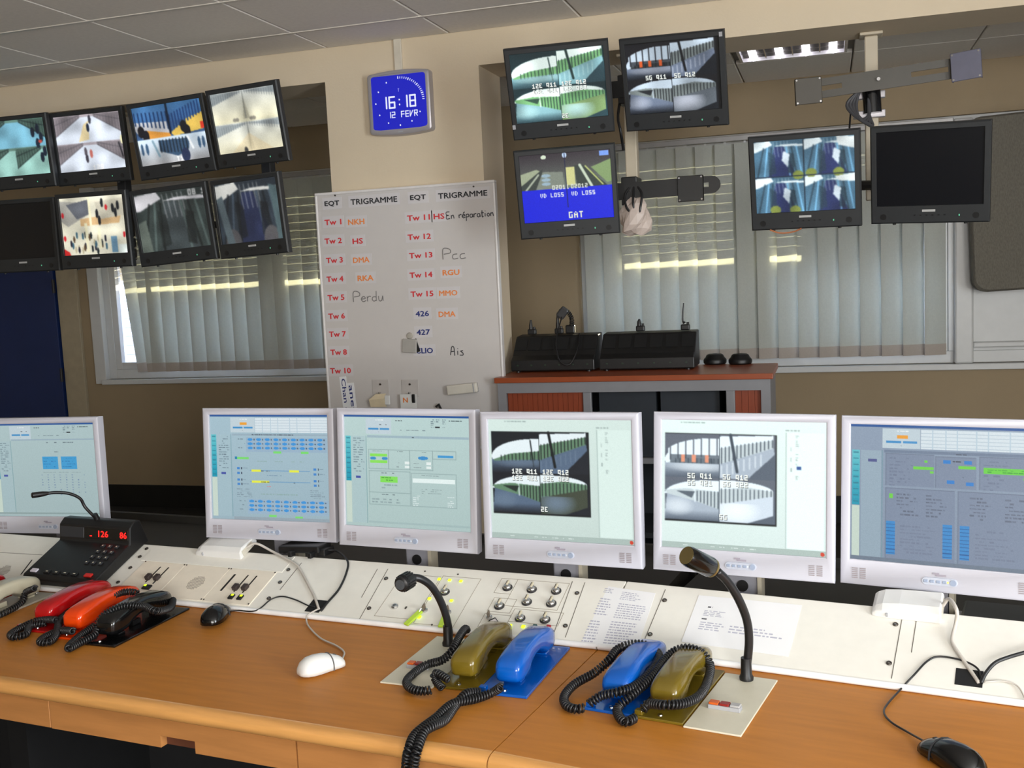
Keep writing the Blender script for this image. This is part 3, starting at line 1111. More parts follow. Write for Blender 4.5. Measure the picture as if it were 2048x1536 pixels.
def pic_W1():
    cv = ui_frame((158, 184, 196))
    ui_head(cv); ui_left(cv)
    cv.rect(.19, .185, .99, .2, (150, 172, 186))
    cv.scrib(.36, .18, .82, .2, 1, (50, 60, 72), .8, .9)
    for y0 in (.225, .81):
        cv.rect(.31, y0 - .01, .985, y0 + .13, (150, 176, 196))
        for r in range(3):
            cv.scrib(.24, y0 + r * .04, .3, y0 + .02 + r * .04, 1, (70, 84, 96), .6)
            for k in range(9):
                x = .325 + k * .073
                cv.ell(x + .02, y0 + .012 + r * .04, .022, .013, (62, 146, 212))
                cv.rect(x + .048, y0 + .005 + r * .04, x + .06, y0 + .02 + r * .04, (60, 80, 100), .7)
    for x, y in ((.54, .345), (.77, .345), (.49, .945), (.71, .955)): cv.rect(x, y, x + .065, y + .02, (120, 214, 110))
    cv.rect(.23, .405, .33, .425, (120, 214, 110)); cv.rect(.21, .4, .23, .425, (40, 130, 170))
    for y in (.5, .545, .61, .65):
        for x in (.225, .87): cv.rect(x, y, x + .025, y + .02, (66, 132, 200)); cv.rect(x + .035, y, x + .045, y + .02, (60, 70, 90)); cv.scrib(x + .05, y, x + .1, y + .018, 1, (90, 110, 130), .5)
    for y, x0, x1, x2, x3 in ((.53, .35, .43, .67, .75), (.635, .35, .5, .35, .5)):
        cv.line(.34, y, .84, y, .005, (100, 150, 190))
        cv.rect(x0, y - .01, x1, y + .012, (228, 232, 70)); cv.rect(x2, y - .01, x3, y + .012, (228, 232, 70))
        cv.scrib(.43, y - .008, .52, y + .012, 1, (60, 66, 74), .8); cv.scrib(.67, y, .73, y + .015, 1, (70, 76, 84), .8)
    cv.scrib(.48, .56, .62, .59, 1, (90, 120, 150), .6)
    cv.scrib(.48, .67, .53, .69, 1, (214, 120, 120), .8)
    for x in (.22, .84): cv.scrib(x, .7, x + .14, .79, 5, (90, 104, 118), .5)
    for y in (.43, .74): cv.scrib(.4, y, .8, y + .025, 1, (130, 160, 150), .6)
    cv.rect(.19, .97, .99, 1, (146, 162, 172))
    return cv


def pic_W2():
    cv = ui_frame((178, 202, 200))
    ui_head(cv, False); ui_left(cv)
    cv.rect(.19, .185, .99, .205, (156, 180, 190))
    cv.scrib(.52, .185, .63, .205, 1, (40, 50, 60), .9)
    def box(x0, y0, x1, y1):
        for a in ((x0, y0, x1, y0), (x1, y0, x1, y1), (x0, y1, x1, y1), (x0, y0, x0, y1)): cv.line(*a, .004, (140, 164, 164))
    for b in ((.2, .31, .36, .48), (.36, .31, .53, .48), (.53, .31, .71, .48), (.71, .31, .89, .38), (.2, .5, .53, .69), (.2, .69, .53, .8), (.54, .51, .89, .8)): box(*b)
    cv.scrib(.92, .25, .98, .275, 1, (90, 104, 110), .9)
    for x in (.23, .43, .6): cv.scrib(x, .315, x + .09, .33, 1, (60, 70, 76), .7)
    cv.rect(.21, .345, .35, .37, (136, 222, 90)); cv.rect(.21, .405, .35, .43, (136, 222, 90))
    cv.ell(.235, .388, .025, .014, (60, 140, 200)); cv.ell(.33, .388, .025, .014, (60, 140, 200))
    cv.ell(.635, .375, .04, .016, (60, 140, 200)); cv.rect(.75, .345, .87, .368, (64, 150, 206))
    for x, y in ((.49, .42), (.49, .455), (.66, .42), (.66, .455)): cv.rect(x, y - .01, x + .035, y + .012, (226, 236, 234)); cv.scrib(x - .1, y - .005, x - .03, y + .01, 1, (90, 100, 106), .6)
    cv.scrib(.3, .51, .42, .525, 1, (60, 70, 76), .7)
    cv.rect(.29, .545, .43, .6, (130, 220, 90)); cv.scrib(.3, .55, .42, .59, 2, (50, 120, 50), .7)
    cv.scrib(.3, .61, .43, .66, 2, (120, 140, 146), .7)
    cv.scrib(.62, .52, .8, .535, 1, (60, 70, 76), .6)
    cv.rect(.55, .555, .88, .59, (226, 240, 238))
    cv.scrib(.62, .64, .82, .69, 3, (70, 84, 90), .6)
    for x in (.55, .82): cv.scrib(x, .7, x + .06, .8, 6, (230, 240, 240), .8)
    cv.scrib(.3, .7, .43, .715, 1, (70, 84, 90), .6)
    cv.scrib(.22, .74, .52, .79, 2, (110, 130, 136), .6)
    cv.rect(.19, .95, .99, .965, (160, 184, 184))
    return cv


def pic_W0():
    cv = ui_frame((168, 190, 192))
    ui_head(cv, False); ui_left(cv)
    cv.rect(.19, .17, .99, .185, (150, 172, 186))
    cv.scrib(.5, .2, .8, .215, 1, (60, 70, 84), .8)
    cv.scrib(.6, .3, .66, .315, 1, (90, 104, 116), .8)
    for x in (.48, .66):
        cv.rect(x, .36, x + .15, .49, (66, 156, 208))
        for r in range(4): cv.scrib(x + .01, .37 + r * .03, x + .14, .385 + r * .03, 1, (36, 100, 160), .7)
    cv.scrib(.48, .52, .86, .535, 1, (110, 126, 134), .7)
    for x in range(8): cv.scrib(.46 + x * .058, .54, .475 + x * .058, .78, 9, (80, 104, 150), .6)
    cv.rect(.0, .96, 1, .975, (140, 160, 160))
    return cv


def pic_W5():
    cv = ui_frame((136, 152, 172))
    ui_head(cv); ui_left(cv, False)
    cv.scrib(.09, .22, .16, .24, 1, (90, 100, 120), .6); cv.rect(.1, .255, .15, .275, (80, 88, 140))
    cv.rect(.19, .185, .99, .205, (112, 128, 150))
    cv.scrib(.52, .19, .68, .21, 1, (60, 66, 80), .9)
    for x0, x1, y0, y1 in ((.2, .47, .21, .45), (.47, .69, .22, .45), (.7, .99, .21, .45), (.2, .58, .46, .98), (.59, .99, .46, .98)):
        cv.rect(x0, y0, x1 - .008, y1 - .008, (124, 138, 160))
        for a in ((x0, y0, x1 - .01, y0), (x0, y0, x0, y1 - .01)): cv.line(*a, .003, (96, 108, 128))
    for x in (.25, .75):
        cv.scrib(x - .03, .23, x + .1, .45, 9, (92, 102, 126), .5)
    cv.rect(.35, .295, .46, .315, (110, 206, 70)); cv.rect(.41, .25, .425, .265, (110, 206, 70)); cv.rect(.44, .325, .46, .34, (110, 206, 70))
    cv.rect(.59, .28, .68, .3, (110, 206, 70))
    cv.rect(.72, .285, .99, .325, (104, 206, 66)); cv.scrib(.74, .29, .98, .32, 2, (40, 130, 50), .8)
    cv.rect(.92, .345, .935, .36, (110, 206, 70))
    for x, y in ((.51, .24), (.62, .24), (.53, .385), (.63, .39)): cv.rect(x, y, x + .04, y + .025, (46, 126, 200))
    cv.scrib(.56, .24, .62, .26, 1, (50, 56, 66), .9); cv.scrib(.53, .35, .63, .365, 1, (60, 66, 80), .8)
    cv.rect(.22, .5, .24, .535, (110, 206, 70))
    for x in (.26, .42, .65, .83): cv.scrib(x, .49, x + .12, .66, 7, (76, 84, 100), .6)
    for x in (.205, .51, .6, .93):
        cv.rect(x, .7, x + .05, .94, (58, 136, 198))
        for r in range(9): cv.rect(x, .72 + r * .026, x + .05, .725 + r * .026, (36, 90, 150))
    for x in (.28, .68): cv.scrib(x, .72, x + .2, .93, 9, (106, 116, 138), .6)
    cv.rect(0, .97, 1, 1, (110, 124, 140))
    return cv


def pic_cctv(P, side_sel):
    bg = (206, 224, 218) if P is PAL_W3 else (222, 240, 236)
    cv = Canvas(UIW, UIH, bg)
    cv.grad(0, 0, 1, 1, tuple(min(255, v * 1.02) for v in bg), tuple(v * .95 for v in bg))
    cv.scrib(.06, .012, .42, .03, 1, (110, 130, 130), .7)
    cv.scrib(.02, .045, .07, .06, 1, (110, 130, 130), .7)
    cv.scrib(.76, .06, .85, .075, 1, (110, 126, 126), .7)
    cv.rect(.765, .085, .985, .95, tuple(min(255, v * 1.05) for v in bg))
    cv.line(.765, .085, .765, .95, .004, (150, 170, 166))
    for a, b in ((.1, .2), (.24, .33), (.38, .44)):
        cv.scrib(.82, a, .84, b, 8, (110, 126, 126), .8)
    cv.scrib(.79, .09, .8, .4, 4, (120, 136, 136), .6)
    if side_sel: cv.rect(.825, .335, .855, .36, (50, 84, 150))
    cv.rect(.02, .105, .71, .79, (10, 14, 16))
    station(cv, P, .02, .11, .705, .78)
    cv.rect(0, .955, 1, 1, (168, 186, 180))
    cv.scrib(.04, .965, .6, .985, 1, (220, 232, 228), .8, .4)
    cv.ell(.978, .978, .012, .016, (206, 70, 50))
    return cv


# ================================================================== HANGING DISPLAYS
HM_W, HM_H = .397, .349
HM = {
    'F': (-3.779, 4.230, 2.287, 4.5, 4.8, -0.6), 'G': (-3.400, 4.300, 2.292, 4.9, 4.3, -0.9), 'H': (-2.887, 4.219, 2.284, 3.3, 7.5, -3.2),
    'I': (-2.467, 4.182, 2.298, -7.6, 8.8, -0.8), 'J': (-3.716, 4.146, 1.879, 3.6, 0.5, 0.3), 'K': (-3.251, 4.085, 1.877, -1.0, 2.2, 0.3),
    'L': (-2.849, 4.123, 1.879, 2.6, 4.0, -3.1), 'M': (-2.430, 4.080, 1.890, -11.4, 4.0, -1.5),
    'A': (-0.967, 3.948, 2.268, 8.9, 22.6, -1.5), 'B': (-0.544, 4.038, 2.275, -4.7, 18.8, 1.7), 'C': (-0.969, 4.009, 1.890, 7.8, 12.0, -1.0),
    'D': (-0.073, 4.007, 1.869, -7.8, 11.7, 0.9), 'E': (0.350, 3.966, 1.861, -14.6, 13.2, 2.7)}
GL, GR_ = 'hanging displays on the left', 'hanging displays on the right'
INFO = [('F', pic_F(), 'black hanging display showing teal corridors, leftmost of the upper row', GL, 1.0),
        ('G', pic_G(), 'black hanging display showing pale grey ramps with a yellow strip', GL, 1.0),
        ('H', pic_H(), 'black hanging display showing blue railings and an orange floor', GL, 1.0),
        ('I', pic_I(), 'black hanging display showing empty cream corridors, beside the column', GL, 1.0),
        ('J', None, 'switched-off black hanging display in front of the blue door', GL, 0),
        ('K', pic_K(), 'black hanging display showing a bright crowded hall', GL, 1.0),
        ('L', pic_L(), 'black hanging display showing a grey train interior with white corner', GL, .9),
        ('M', pic_M(), 'black hanging display showing a dark train aisle between two grey seats', GL, .9),
        ('A', pic_AB(PAL_A), 'black hanging display with green four-way hall view, upper right of clock', GR_, 1.05),
        ('B', pic_AB(PAL_B, True), 'black hanging display with dark hall view and orange signs', GR_, 1.0),
        ('C', pic_C(), 'black hanging display with escalators above a blue VD LOSS field', GR_, 1.05),
        ('D', pic_D(), 'black hanging display with four blue train interiors', GR_, 1.0),
        ('E', None, 'switched-off black hanging display beside the blue train view', GR_, 0)]
HB = mat('display_black_case', (40, 42, 44), .5, var=.05)
for key, cv, lab, grp, gain in INFO:
    p = HM[key]
    t = thing('hanging_monitor', lab, 'monitor', pose(*p), grp)
    sw, sh_ = .356, .264
    top = .021
    hs = MB().frame(HM_W, HM_H, .0205, .0205, top, HM_H - sh_ - top, .05, ch=.005).build('housing', HB, t, smooth=True)
    zc = HM_H / 2 - top - sh_ / 2
    if cv is None:
        MB().bb(-sw / 2, sw / 2, .008, .011, zc - sh_ / 2, zc + sh_ / 2).build('screen', OFFSCR, t)
    else:
        if key in 'FGHIKLMDC':
            if key != 'C': cv.shade(.2)
            cv.blur(1)
        cv.noise(4)
        cv.mesh('screen', sw, sh_, mat_screen(), t, Matrix.Translation((0, .008, zc)), gain)
    zb = -HM_H / 2
    MB().bb(-.022, .022, -.0012, 0, zb + .042, zb + .050).build('wordmark', mat('wordmark_grey', (186, 186, 184), .5), t)
    bt = MB()
    for k in range(6): bt.bb(-.05 + k * .02, -.044 + k * .02, -.0015, 0, zb + .028, zb + .032)
    bt.build('button_row', BLACK, t)
    MB().bb(.099, .103, -.0015, 0, zb + .025, zb + .031).build('power_light', mat('led_green', (96, 190, 150), .5, emit=.35), t)
    for sx in (-1, 1):
        MB().cyl((sx * .155, -.001, zb + .026), (sx * .155, .004, zb + .026), .011, n=14).build('speaker_hole', BLACK, t)
        MB().cyl((sx * .12, .018, zb - .006), (sx * .12, .018, zb + .002), .006, n=10).build('foot', BLACK, t)
    MB().bb(-.06, .06, .045, .062, -.06, .06).build('mount_plate', BLACK, t, bevel=.003)
    if key in 'AB':
        MB().bb(HM_W / 2 - .018, HM_W / 2 - .006, -.0015, 0, HM_H / 2 - .024, HM_H / 2 - .008).build('sticker', LGREY, t) if key == 'B' else \
            MB().bb(-HM_W / 2 + .002, -HM_W / 2 + .014, -.0015, 0, zb + .045, zb + .062).build('sticker', LGREY, t)


# ceiling-hung mounts carrying the displays
def pole_mount(label, X, Y, z0, ztop, grp='display mounts', pm=None):
    t = thing('display_mount', label, 'mount', pose(X, Y, ztop, 0), grp)
    MB().bb(-.045, .045, -.05, .05, -.012, 0).build('ceiling_plate', BEIGE, t, bevel=.003)
    MB().bb(-.026, .026, -.026, .026, z0 - ztop, -.012).build('pole', pm or BEIGE, t, bevel=.005)
    return t


def arm_to(t, key, Y0, z):
    """black arm from the pole to the back plate of a display (world coordinates turned local)"""
    M = pose(*HM[key])
    inv = t.matrix_world.inverted()
    a = inv @ Vector((t.matrix_world.translation.x, Y0, z))
    b = inv @ (M @ Vector((0, .064, 0)))
    MB().tube([a, a.lerp(b, .5) + Vector((0, -.0, 0)), b], .016, 8).build('arm', BLACK, t, smooth=True)


bpy.context.view_layer.update()
PY = 4.62
t = pole_mount('left mount pole behind the yellow-strip and crowd displays', -3.46, PY, 1.75, 2.5, pm=DGREY)
bpy.context.view_layer.update()
for k in 'FGJK': arm_to(t, k, PY - .02, HM[k][2])
t = pole_mount('mount pole behind the cream corridor and train aisle displays', -2.62, PY, 1.75, 2.5, pm=DGREY)
bpy.context.view_layer.update()
for k in 'HILM': arm_to(t, k, PY - .02, HM[k][2])


def flat_arm(t, x0, x1, y, zc, h, rot=0, slots=((.0, .1), (.9, 1.0)), th=.008, mt=None):
    """slotted flat bar made of pieces around its slots, local coordinates about its centre"""
    L = x1 - x0
    mb = MB()
    xsn = [0.0]
    for s0, s1 in slots:
        mb.bb(xsn[-1] * L, s0 * L, -th, 0, -h / 2, h / 2) if s0 > xsn[-1] else None
        mb.bb(s0 * L, s1 * L, -th, 0, h * .13, h / 2)
        mb.bb(s0 * L, s1 * L, -th, 0, -h / 2, -h * .13)
        xsn.append(s1)
    if xsn[-1] < 1: mb.bb(xsn[-1] * L, L, -th, 0, -h / 2, h / 2)
    n = 8
    mb.prism([(L + h / 2 * math.sin(math.pi * i / n), h / 2 * math.cos(math.pi * i / n)) for i in range(n + 1)], -th, 0, 'y')
    mb.prism([(-h / 2 * math.sin(math.pi * i / n), -h / 2 * math.cos(math.pi * i / n)) for i in range(n + 1)], -th, 0, 'y')
    return mb.build('slotted_arm', mt or BLACK, t, M=Matrix.Translation((x0, y, zc)) @ Matrix.Rotation(rot, 4, 'Y'))


def vesa(t, x, y, z, mt, s=.10, yaw=0, roll=0):
    q = MB()
    q.bb(-s / 2, s / 2, -.004, .0, -s / 2, s / 2)
    q.bb(-s / 2, -s / 2 + .006, -.0, .02, -s / 2, s / 2).bb(s / 2 - .006, s / 2, 0, .02, -s / 2, s / 2)
    o = q.build('vesa_plate', mt, t, bevel=.002, seg=1, M=Matrix.Translation((x, y, z)) @ Matrix.Rotation(yaw, 4, 'Z') @ Matrix.Rotation(roll, 4, 'Y'))
    for a in (-1, 1):
        for b in (-1, 1):
            MB().cyl((a * s * .43, -.006, b * s * .43), (a * s * .43, 0, b * s * .43), .004, n=8).build('screw', STEEL, o)
    return o


# mount carrying the three displays right of the column
Y1 = 4.56
q0, q1 = ony(1253, 310, Y1), ony(1275, 310, Y1)
pxx = (q0.x + q1.x) / 2
t = pole_mount('beige pole mount with one empty slotted arm beside the blue display', pxx, Y1, ony(1264, 395, Y1).z, 2.5)
bpy.context.view_layer.update()
yl = -.10
za = ony(1340, 376, Y1 - .1).z - 2.5
xa0 = ony(1240, 380, Y1 - .1).x - pxx
xa1 = ony(1424, 372, Y1 - .1).x - pxx
flat_arm(t, xa0 - .26, xa1, yl, za - .004, .072, rot=math.radians(-.6), slots=((.03, .2), (.78, .98)))
pv = ony(1381, 377, Y1 - .13)
vesa(t, pv.x - pxx, yl - .03, pv.z - 2.5, BLACK, .107)
MB().bb(-.034, .034, yl, .03, za - .06, za + .06).build('bracket', BLACK, t, bevel=.004)
MB().cyl((0, yl - .012, za), (0, yl - .006, za), .006, n=10).build('bolt', STEEL, t)
zu = ony(1230, 180, Y1 - .1).z - 2.5
flat_arm(t, -.42, .22, yl, zu, .07, slots=((.05, .25), (.75, .95)))
MB().bb(-.034, .034, yl, .03, zu - .06, zu + .06).build('bracket', BLACK, t, bevel=.004)
for k in 'ABC':
    b = t.matrix_world.inverted() @ (pose(*HM[k]) @ Vector((0, .06, 0)))
    MB().tube([(b.x * .98, yl, zu if k != 'C' else za), b], .022, 10).build('arm', BLACK, t, smooth=True)
c0 = ony(1240, 200, Y1 - .08) - t.matrix_world.translation
MB().tube(spline([c0, ony(1236, 235, Y1 - .1) - t.matrix_world.translation, ony(1241, 262, Y1 - .1) - t.matrix_world.translation,
                  ony(1247, 300, Y1 - .06) - t.matrix_world.translation]), .006, 8).build('cable', RUBBER, t, smooth=True)

# cable bundle in a pale bag under that arm
cb = ony(1270, 432, Y1 - .1)
bag = thing('cable_bundle', 'cable slack wrapped in a crumpled pale plastic bag below the slotted arm', 'cable bundle', Matrix.Translation(cb))
rings = []
for i, (z, r) in enumerate(((.085, .012), (.07, .03), (.045, .05), (.01, .062), (-.03, .066), (-.06, .058), (-.078, .03))):
    rings.append([(r * math.cos(a) * (1 + .22 * math.sin(3 * a + i * 1.7)), r * .6 * math.sin(a) * (1 + .2 * math.cos(2 * a + i)), z + .008 * math.sin(2 * a + i * 2)) for a in [2 * math.pi * k / 14 for k in range(14)]])
MB().loft(rings[::-1]).build('bag', mat('bag_pinkish', (204, 188, 178), .45, var=.05), bag)
for dx, dz in ((-.03, 0), (.0, .01), (.03, -.01)):
    MB().tube(spline([(dx * .4, .0, .13), (dx * 1.2, -.02, .09), (dx, -.035, .04 + dz), (dx * .4 + .01, -.03, .0)]), .005, 8).build('cable', RUBBER, bag, smooth=True)

# mount carrying the pair on the right, with an empty tilted arm above
Y2 = 4.66
q0, q1 = ony(1731, 110, Y2), ony(1753, 110, Y2)
pxx = (q0.x + q1.x) / 2
t = pole_mount('beige pole mount with empty tilted grey arm above the right pair', pxx, Y2, 1.82, 2.5)
bpy.context.view_layer.update()
T0 = t.matrix_world.translation.copy()
GARM = mat('grey_arm_metal', (74, 70, 62), .45, var=.05)
a = ony(1625, 180, Y2 - .14) - T0
b = ony(1928, 134, Y2 - .14) - T0
rot = -math.atan2(b.z - a.z, b.x - a.x)
flat_arm(t, a.x, a.x + (Vector((b.x - a.x, 0, b.z - a.z))).length, a.y, a.z, .078, rot=rot, slots=((.05, .2), (.66, .9)), mt=GARM)
pv = ony(1617, 182, Y2 - .19) - T0
vesa(t, pv.x, pv.y, pv.z, mat('plate_brown', (70, 64, 54), .5), .105, yaw=math.radians(8), roll=rot * .6)
pv = ony(1932, 131, Y2 - .19) - T0
vesa(t, pv.x, pv.y, pv.z, mat('plate_bluegrey', (112, 112, 128), .35, metal=.3), .11, yaw=math.radians(-14), roll=rot)
ce = ony(1757, 158, Y2 - .16) - T0
MB().cyl((ce.x, ce.y - .004, ce.z), (ce.x, ce.y + .004, ce.z), .007, n=10).build('bolt', STEEL, t)
k0, k1 = ony(1742, 180, Y2 - .05) - T0, ony(1745, 228, Y2 - .05) - T0
MB().cyl((k0.x, -.075, k0.z), (k1.x, -.075, k1.z), .036, n=16).build('clamp', BLACKG, t, smooth=True)
for zz in (k0.z - .02, k1.z):
    MB().bb(k0.x - .07, k0.x + .055, -.06, -.03, zz - .015, zz + .015).build('clamp_ear', SILVER, t, bevel=.003)
for i in range(4):
    s = ony(1722, 180, Y2 - .12) - T0
    MB().tube(spline([s + Vector((.01 * i, 0, .02)), s + Vector((-.02 - .012 * i, -.02, -.06)), s + Vector((-.005 + .014 * i, -.03, -.12 - .01 * i)), s + Vector((.03, -.0, -.10)), s + Vector((.03, .02, -.03))]), .007, 7).build('cable', mat('cable_grey', (70, 70, 74), .5), t, smooth=True)
s = ony(1702, 222, Y2 - .12) - T0
MB().tube(spline([s + Vector((.02, 0, .1)), s, s + Vector((-.01, -.05, -.1))]), .004, 7).build('cable', RUBBER, t, smooth=True)
for k in 'DE':
    b = t.matrix_world.inverted() @ (pose(*HM[k]) @ Vector((0, .06, 0)))
    MB().tube([(0, -.02, b.z), (b.x * .6, -.12, b.z), b], .02, 8).build('arm', BLACK, t, smooth=True)
# orange lead below the blue train display
w0 = ony(1540, 460, 4.04)
ow = MB().tube(spline([w0, ony(1560, 466, 4.05), ony(1585, 464, 4.05), ony(1603, 457, 4.04)]), .003, 6).build('signal_lead', mat('lead_orange', (176, 110, 70), .5), smooth=True)
tag(ow, 'thin orange lead sagging below the blue train display', 'cable')

# ================================================================== WALL CLOCK
ck = thing('wall_clock', 'silver digital wall clock with bright blue face on the column', 'clock', pose(-1.812, 4.385, 2.369, 0, 0, 0))
CW, CH = .30, .262
oc = rrect(CW, CH, .012, 3)


def bulge(p, k=.012):
    x, z = p
    return (x, z + (k * (1 - (x / (CW / 2)) ** 2) if z > 0 else -k * (1 - (x / (CW / 2)) ** 2)))


sub = []
for (xa_, za_), (xb_, zb_) in zip(oc, oc[1:] + oc[:1]):
    n = max(1, int(abs(xb_ - xa_) / .03))
    for k in range(n): sub.append((xa_ + (xb_ - xa_) * k / n, za_ + (zb_ - za_) * k / n))
bl = [bulge(p) for p in sub]
inn = [(x * .875, z * .875 + .003) for x, z in bl]
MB().loft([[(x, .045, z) for x, z in bl], [(x, .012, z) for x, z in bl], [(x * .985, .003, z * .985) for x, z in bl], [(x * .95, 0, z * .95) for x, z in bl],
           [(x, .0, z) for x, z in inn], [(x, .004, z) for x, z in inn]]).build('case', SILVER, ck, smooth=True)
cv = Canvas(170, 150, (16, 22, 176))
cv.ell(.5, .45, .7, .7, (22, 30, 192), .6)
WH = (236, 240, 255)
for k in range(19):
    a = math.radians(k * 4.9)
    x, y = .5 + .43 * math.sin(a), .5 - .43 * math.cos(a)
    cv.line(x, y, .5 + .46 * math.sin(a), .5 - .46 * math.cos(a), .018 if k % 5 == 0 else .012, WH)
for k in range(4, 12):
    a = math.radians(k * 30)
    cv.ell(.5 + .43 * math.sin(a), .5 - .43 * math.cos(a), .012, .014, WH)
SEG = {'0': 'abcdef', '1': 'bc', '2': 'abged', '6': 'afedcg', '8': 'abcdefg', 'F': 'aefg', 'E': 'aefgd', 'R': 'abefgk', 'V': 'efmb'}


def seg7(ch, x, y, w_, h_, t_):
    pts = {'a': (0, 0, 1, 0), 'b': (1, 0, 1, .5), 'c': (1, .5, 1, 1), 'd': (0, 1, 1, 1), 'e': (0, .5, 0, 1), 'f': (0, 0, 0, .5), 'g': (0, .5, 1, .5),
           'k': (.4, .5, 1, 1), 'm': (0, 1, 1, .5)}
    if ch == 'V': L = [(0, 0, 0, 1), (0, 1, 1, 0)]
    else: L = [pts[c] for c in SEG[ch]]
    for a_, b_, c_, d_ in L: cv.line(x + a_ * w_, y + b_ * h_, x + c_ * w_, y + d_ * h_, t_, WH)


for ch, x in (('1', .17), ('6', .32), ('1', .55), ('8', .70)): seg7(ch, x, .4, .095, .2, .028)
for y in (.46, .55): cv.ell(.505, y, .013, .015, WH)
for ch, x in (('1', .28), ('2', .36), ('F', .53), ('E', .61), ('V', .69), ('R', .77)): seg7(ch, x, .68, .05, .1, .016)
cv.line(.49, .26, .51, .26, .01, (150, 150, 230)); cv.line(.5, .26, .5, .31, .01, (150, 150, 230))
cv.mesh('clock_face', CW * .87, CH * .9, mat_screen(), ck, Matrix.Translation((0, .0035, .002)), 1.0)
MB().bb(-.012, .012, -.001, .002, -CH / 2 - .001, -CH / 2 + .005).build('wordmark', LGREY, ck)

# ================================================================== WHITEBOARD
BX0, BX1, BZ0, BZ1, BY = -2.262, -1.386, .80, 1.998, 4.395
wb = thing('whiteboard', 'tall white magnetic board with printed equipment list on the column', 'whiteboard', Matrix.Translation((BX0, BY, BZ0)))
BW, BH = BX1 - BX0, BZ1 - BZ0
MB().bb(.008, BW - .008, .002, .03, .008, BH - .008).build('board', mat('whiteboard_enamel', (206, 201, 198), .28, var=.01, coat=.2), wb)
fr = MB()
fr.bb(0, BW, -.003, .032, 0, .012).bb(0, BW, -.003, .032, BH - .012, BH).bb(0, .010, -.003, .032, .012, BH - .012).bb(BW - .010, BW, -.003, .032, .012, BH - .012)
fr.build('frame', mat('board_frame_white', (226, 222, 220), .35), wb, bevel=.003)
for px, py in ((670, 391), (947, 373)):
    q = ony(px, py, BY) - Vector((BX0, BY, BZ0))
    MB().cyl((q.x, -.001, q.z), (q.x, .004, q.z), .004, n=8).build('screw', SCREW, wb)
T_RED, T_OR, T_NV, T_BK = mat('print_red', (212, 52, 58), .7), mat('print_orange', (236, 136, 66), .7), mat('print_navy', (40, 52, 120), .7), mat('print_black', (40, 40, 44), .7)
STRIP = mat('label_strip_paper', (210, 206, 207), .6, var=.01)


def brd(px, py):
    q = ony(px, py, BY + .001)
    return q.x - BX0, q.z - BZ0


def label(txt, x0, x1, yb, hpx, mt, strip=True, bold=.055):
    ax, az = brd(x0, yb)
    bx, bz = brd(x1, yb)
    w_ = bx - ax
    h_ = abs(brd(x0, yb - hpx)[1] - az)
    if strip:
        MB().bb(ax - .012, bx + .012, .0006, .0022, az - .012, az + h_ + .016).build('label_strip', STRIP, wb)
    lettering(txt, mt, Matrix.Translation((ax, -.0001, az)), w_, h_, wb, bold if 'M' not in txt else .045)


for a in (('EQT', 650, 679, 414, 11, T_BK), ('TRIGRAMME', 702, 795, 410, 11, T_BK), ('EQT', 821, 852, 402, 11, T_BK), ('TRIGRAMME', 877, 975, 398, 11, T_BK),
          ('Tw 1', 650, 683, 450.6, 10.5, T_RED), ('NKH', 697, 729, 450, 10.5, T_OR), ('Tw 2', 650, 684, 488, 10.5, T_RED), ('HS', 706, 726, 488, 10.5, T_RED),
          ('Tw 3', 653, 686, 526.5, 10.5, T_RED), ('DMA', 707, 739, 526, 10.5, T_OR), ('Tw 4', 654, 687, 564, 10.5, T_RED), ('RKA', 716, 747, 562, 10.5, T_OR),
          ('Tw 5', 656, 689, 601, 10.5, T_RED), ('Tw 6', 657.5, 690, 638, 10.5, T_RED), ('Tw 7', 659, 692, 674, 10.5, T_RED), ('Tw 8', 661.6, 694, 710, 10.5, T_RED),
          ('Tw 10', 661, 702, 747, 10.5, T_RED), ('Tw 11', 815, 860, 442, 10.5, T_RED), ('HS', 868, 889, 438.5, 10.5, T_RED), ('Tw 12', 816, 862, 480, 10.5, T_RED),
          ('Tw 13', 819, 865, 517, 10.5, T_RED), ('Tw 14', 820, 865, 556, 10.5, T_RED), ('RGU', 886, 919, 551, 10.5, T_OR), ('Tw 15', 822, 867, 594, 10.5, T_RED),
          ('MMO', 879, 915, 592, 10.5, T_OR), ('426', 832, 858, 633, 10.5, T_NV), ('DMA', 878, 911, 634, 10.5, T_OR), ('427', 834, 860, 670, 10.5, T_NV),
          ('CLIO', 832, 866, 707, 10.5, T_NV)):
    label(*a)

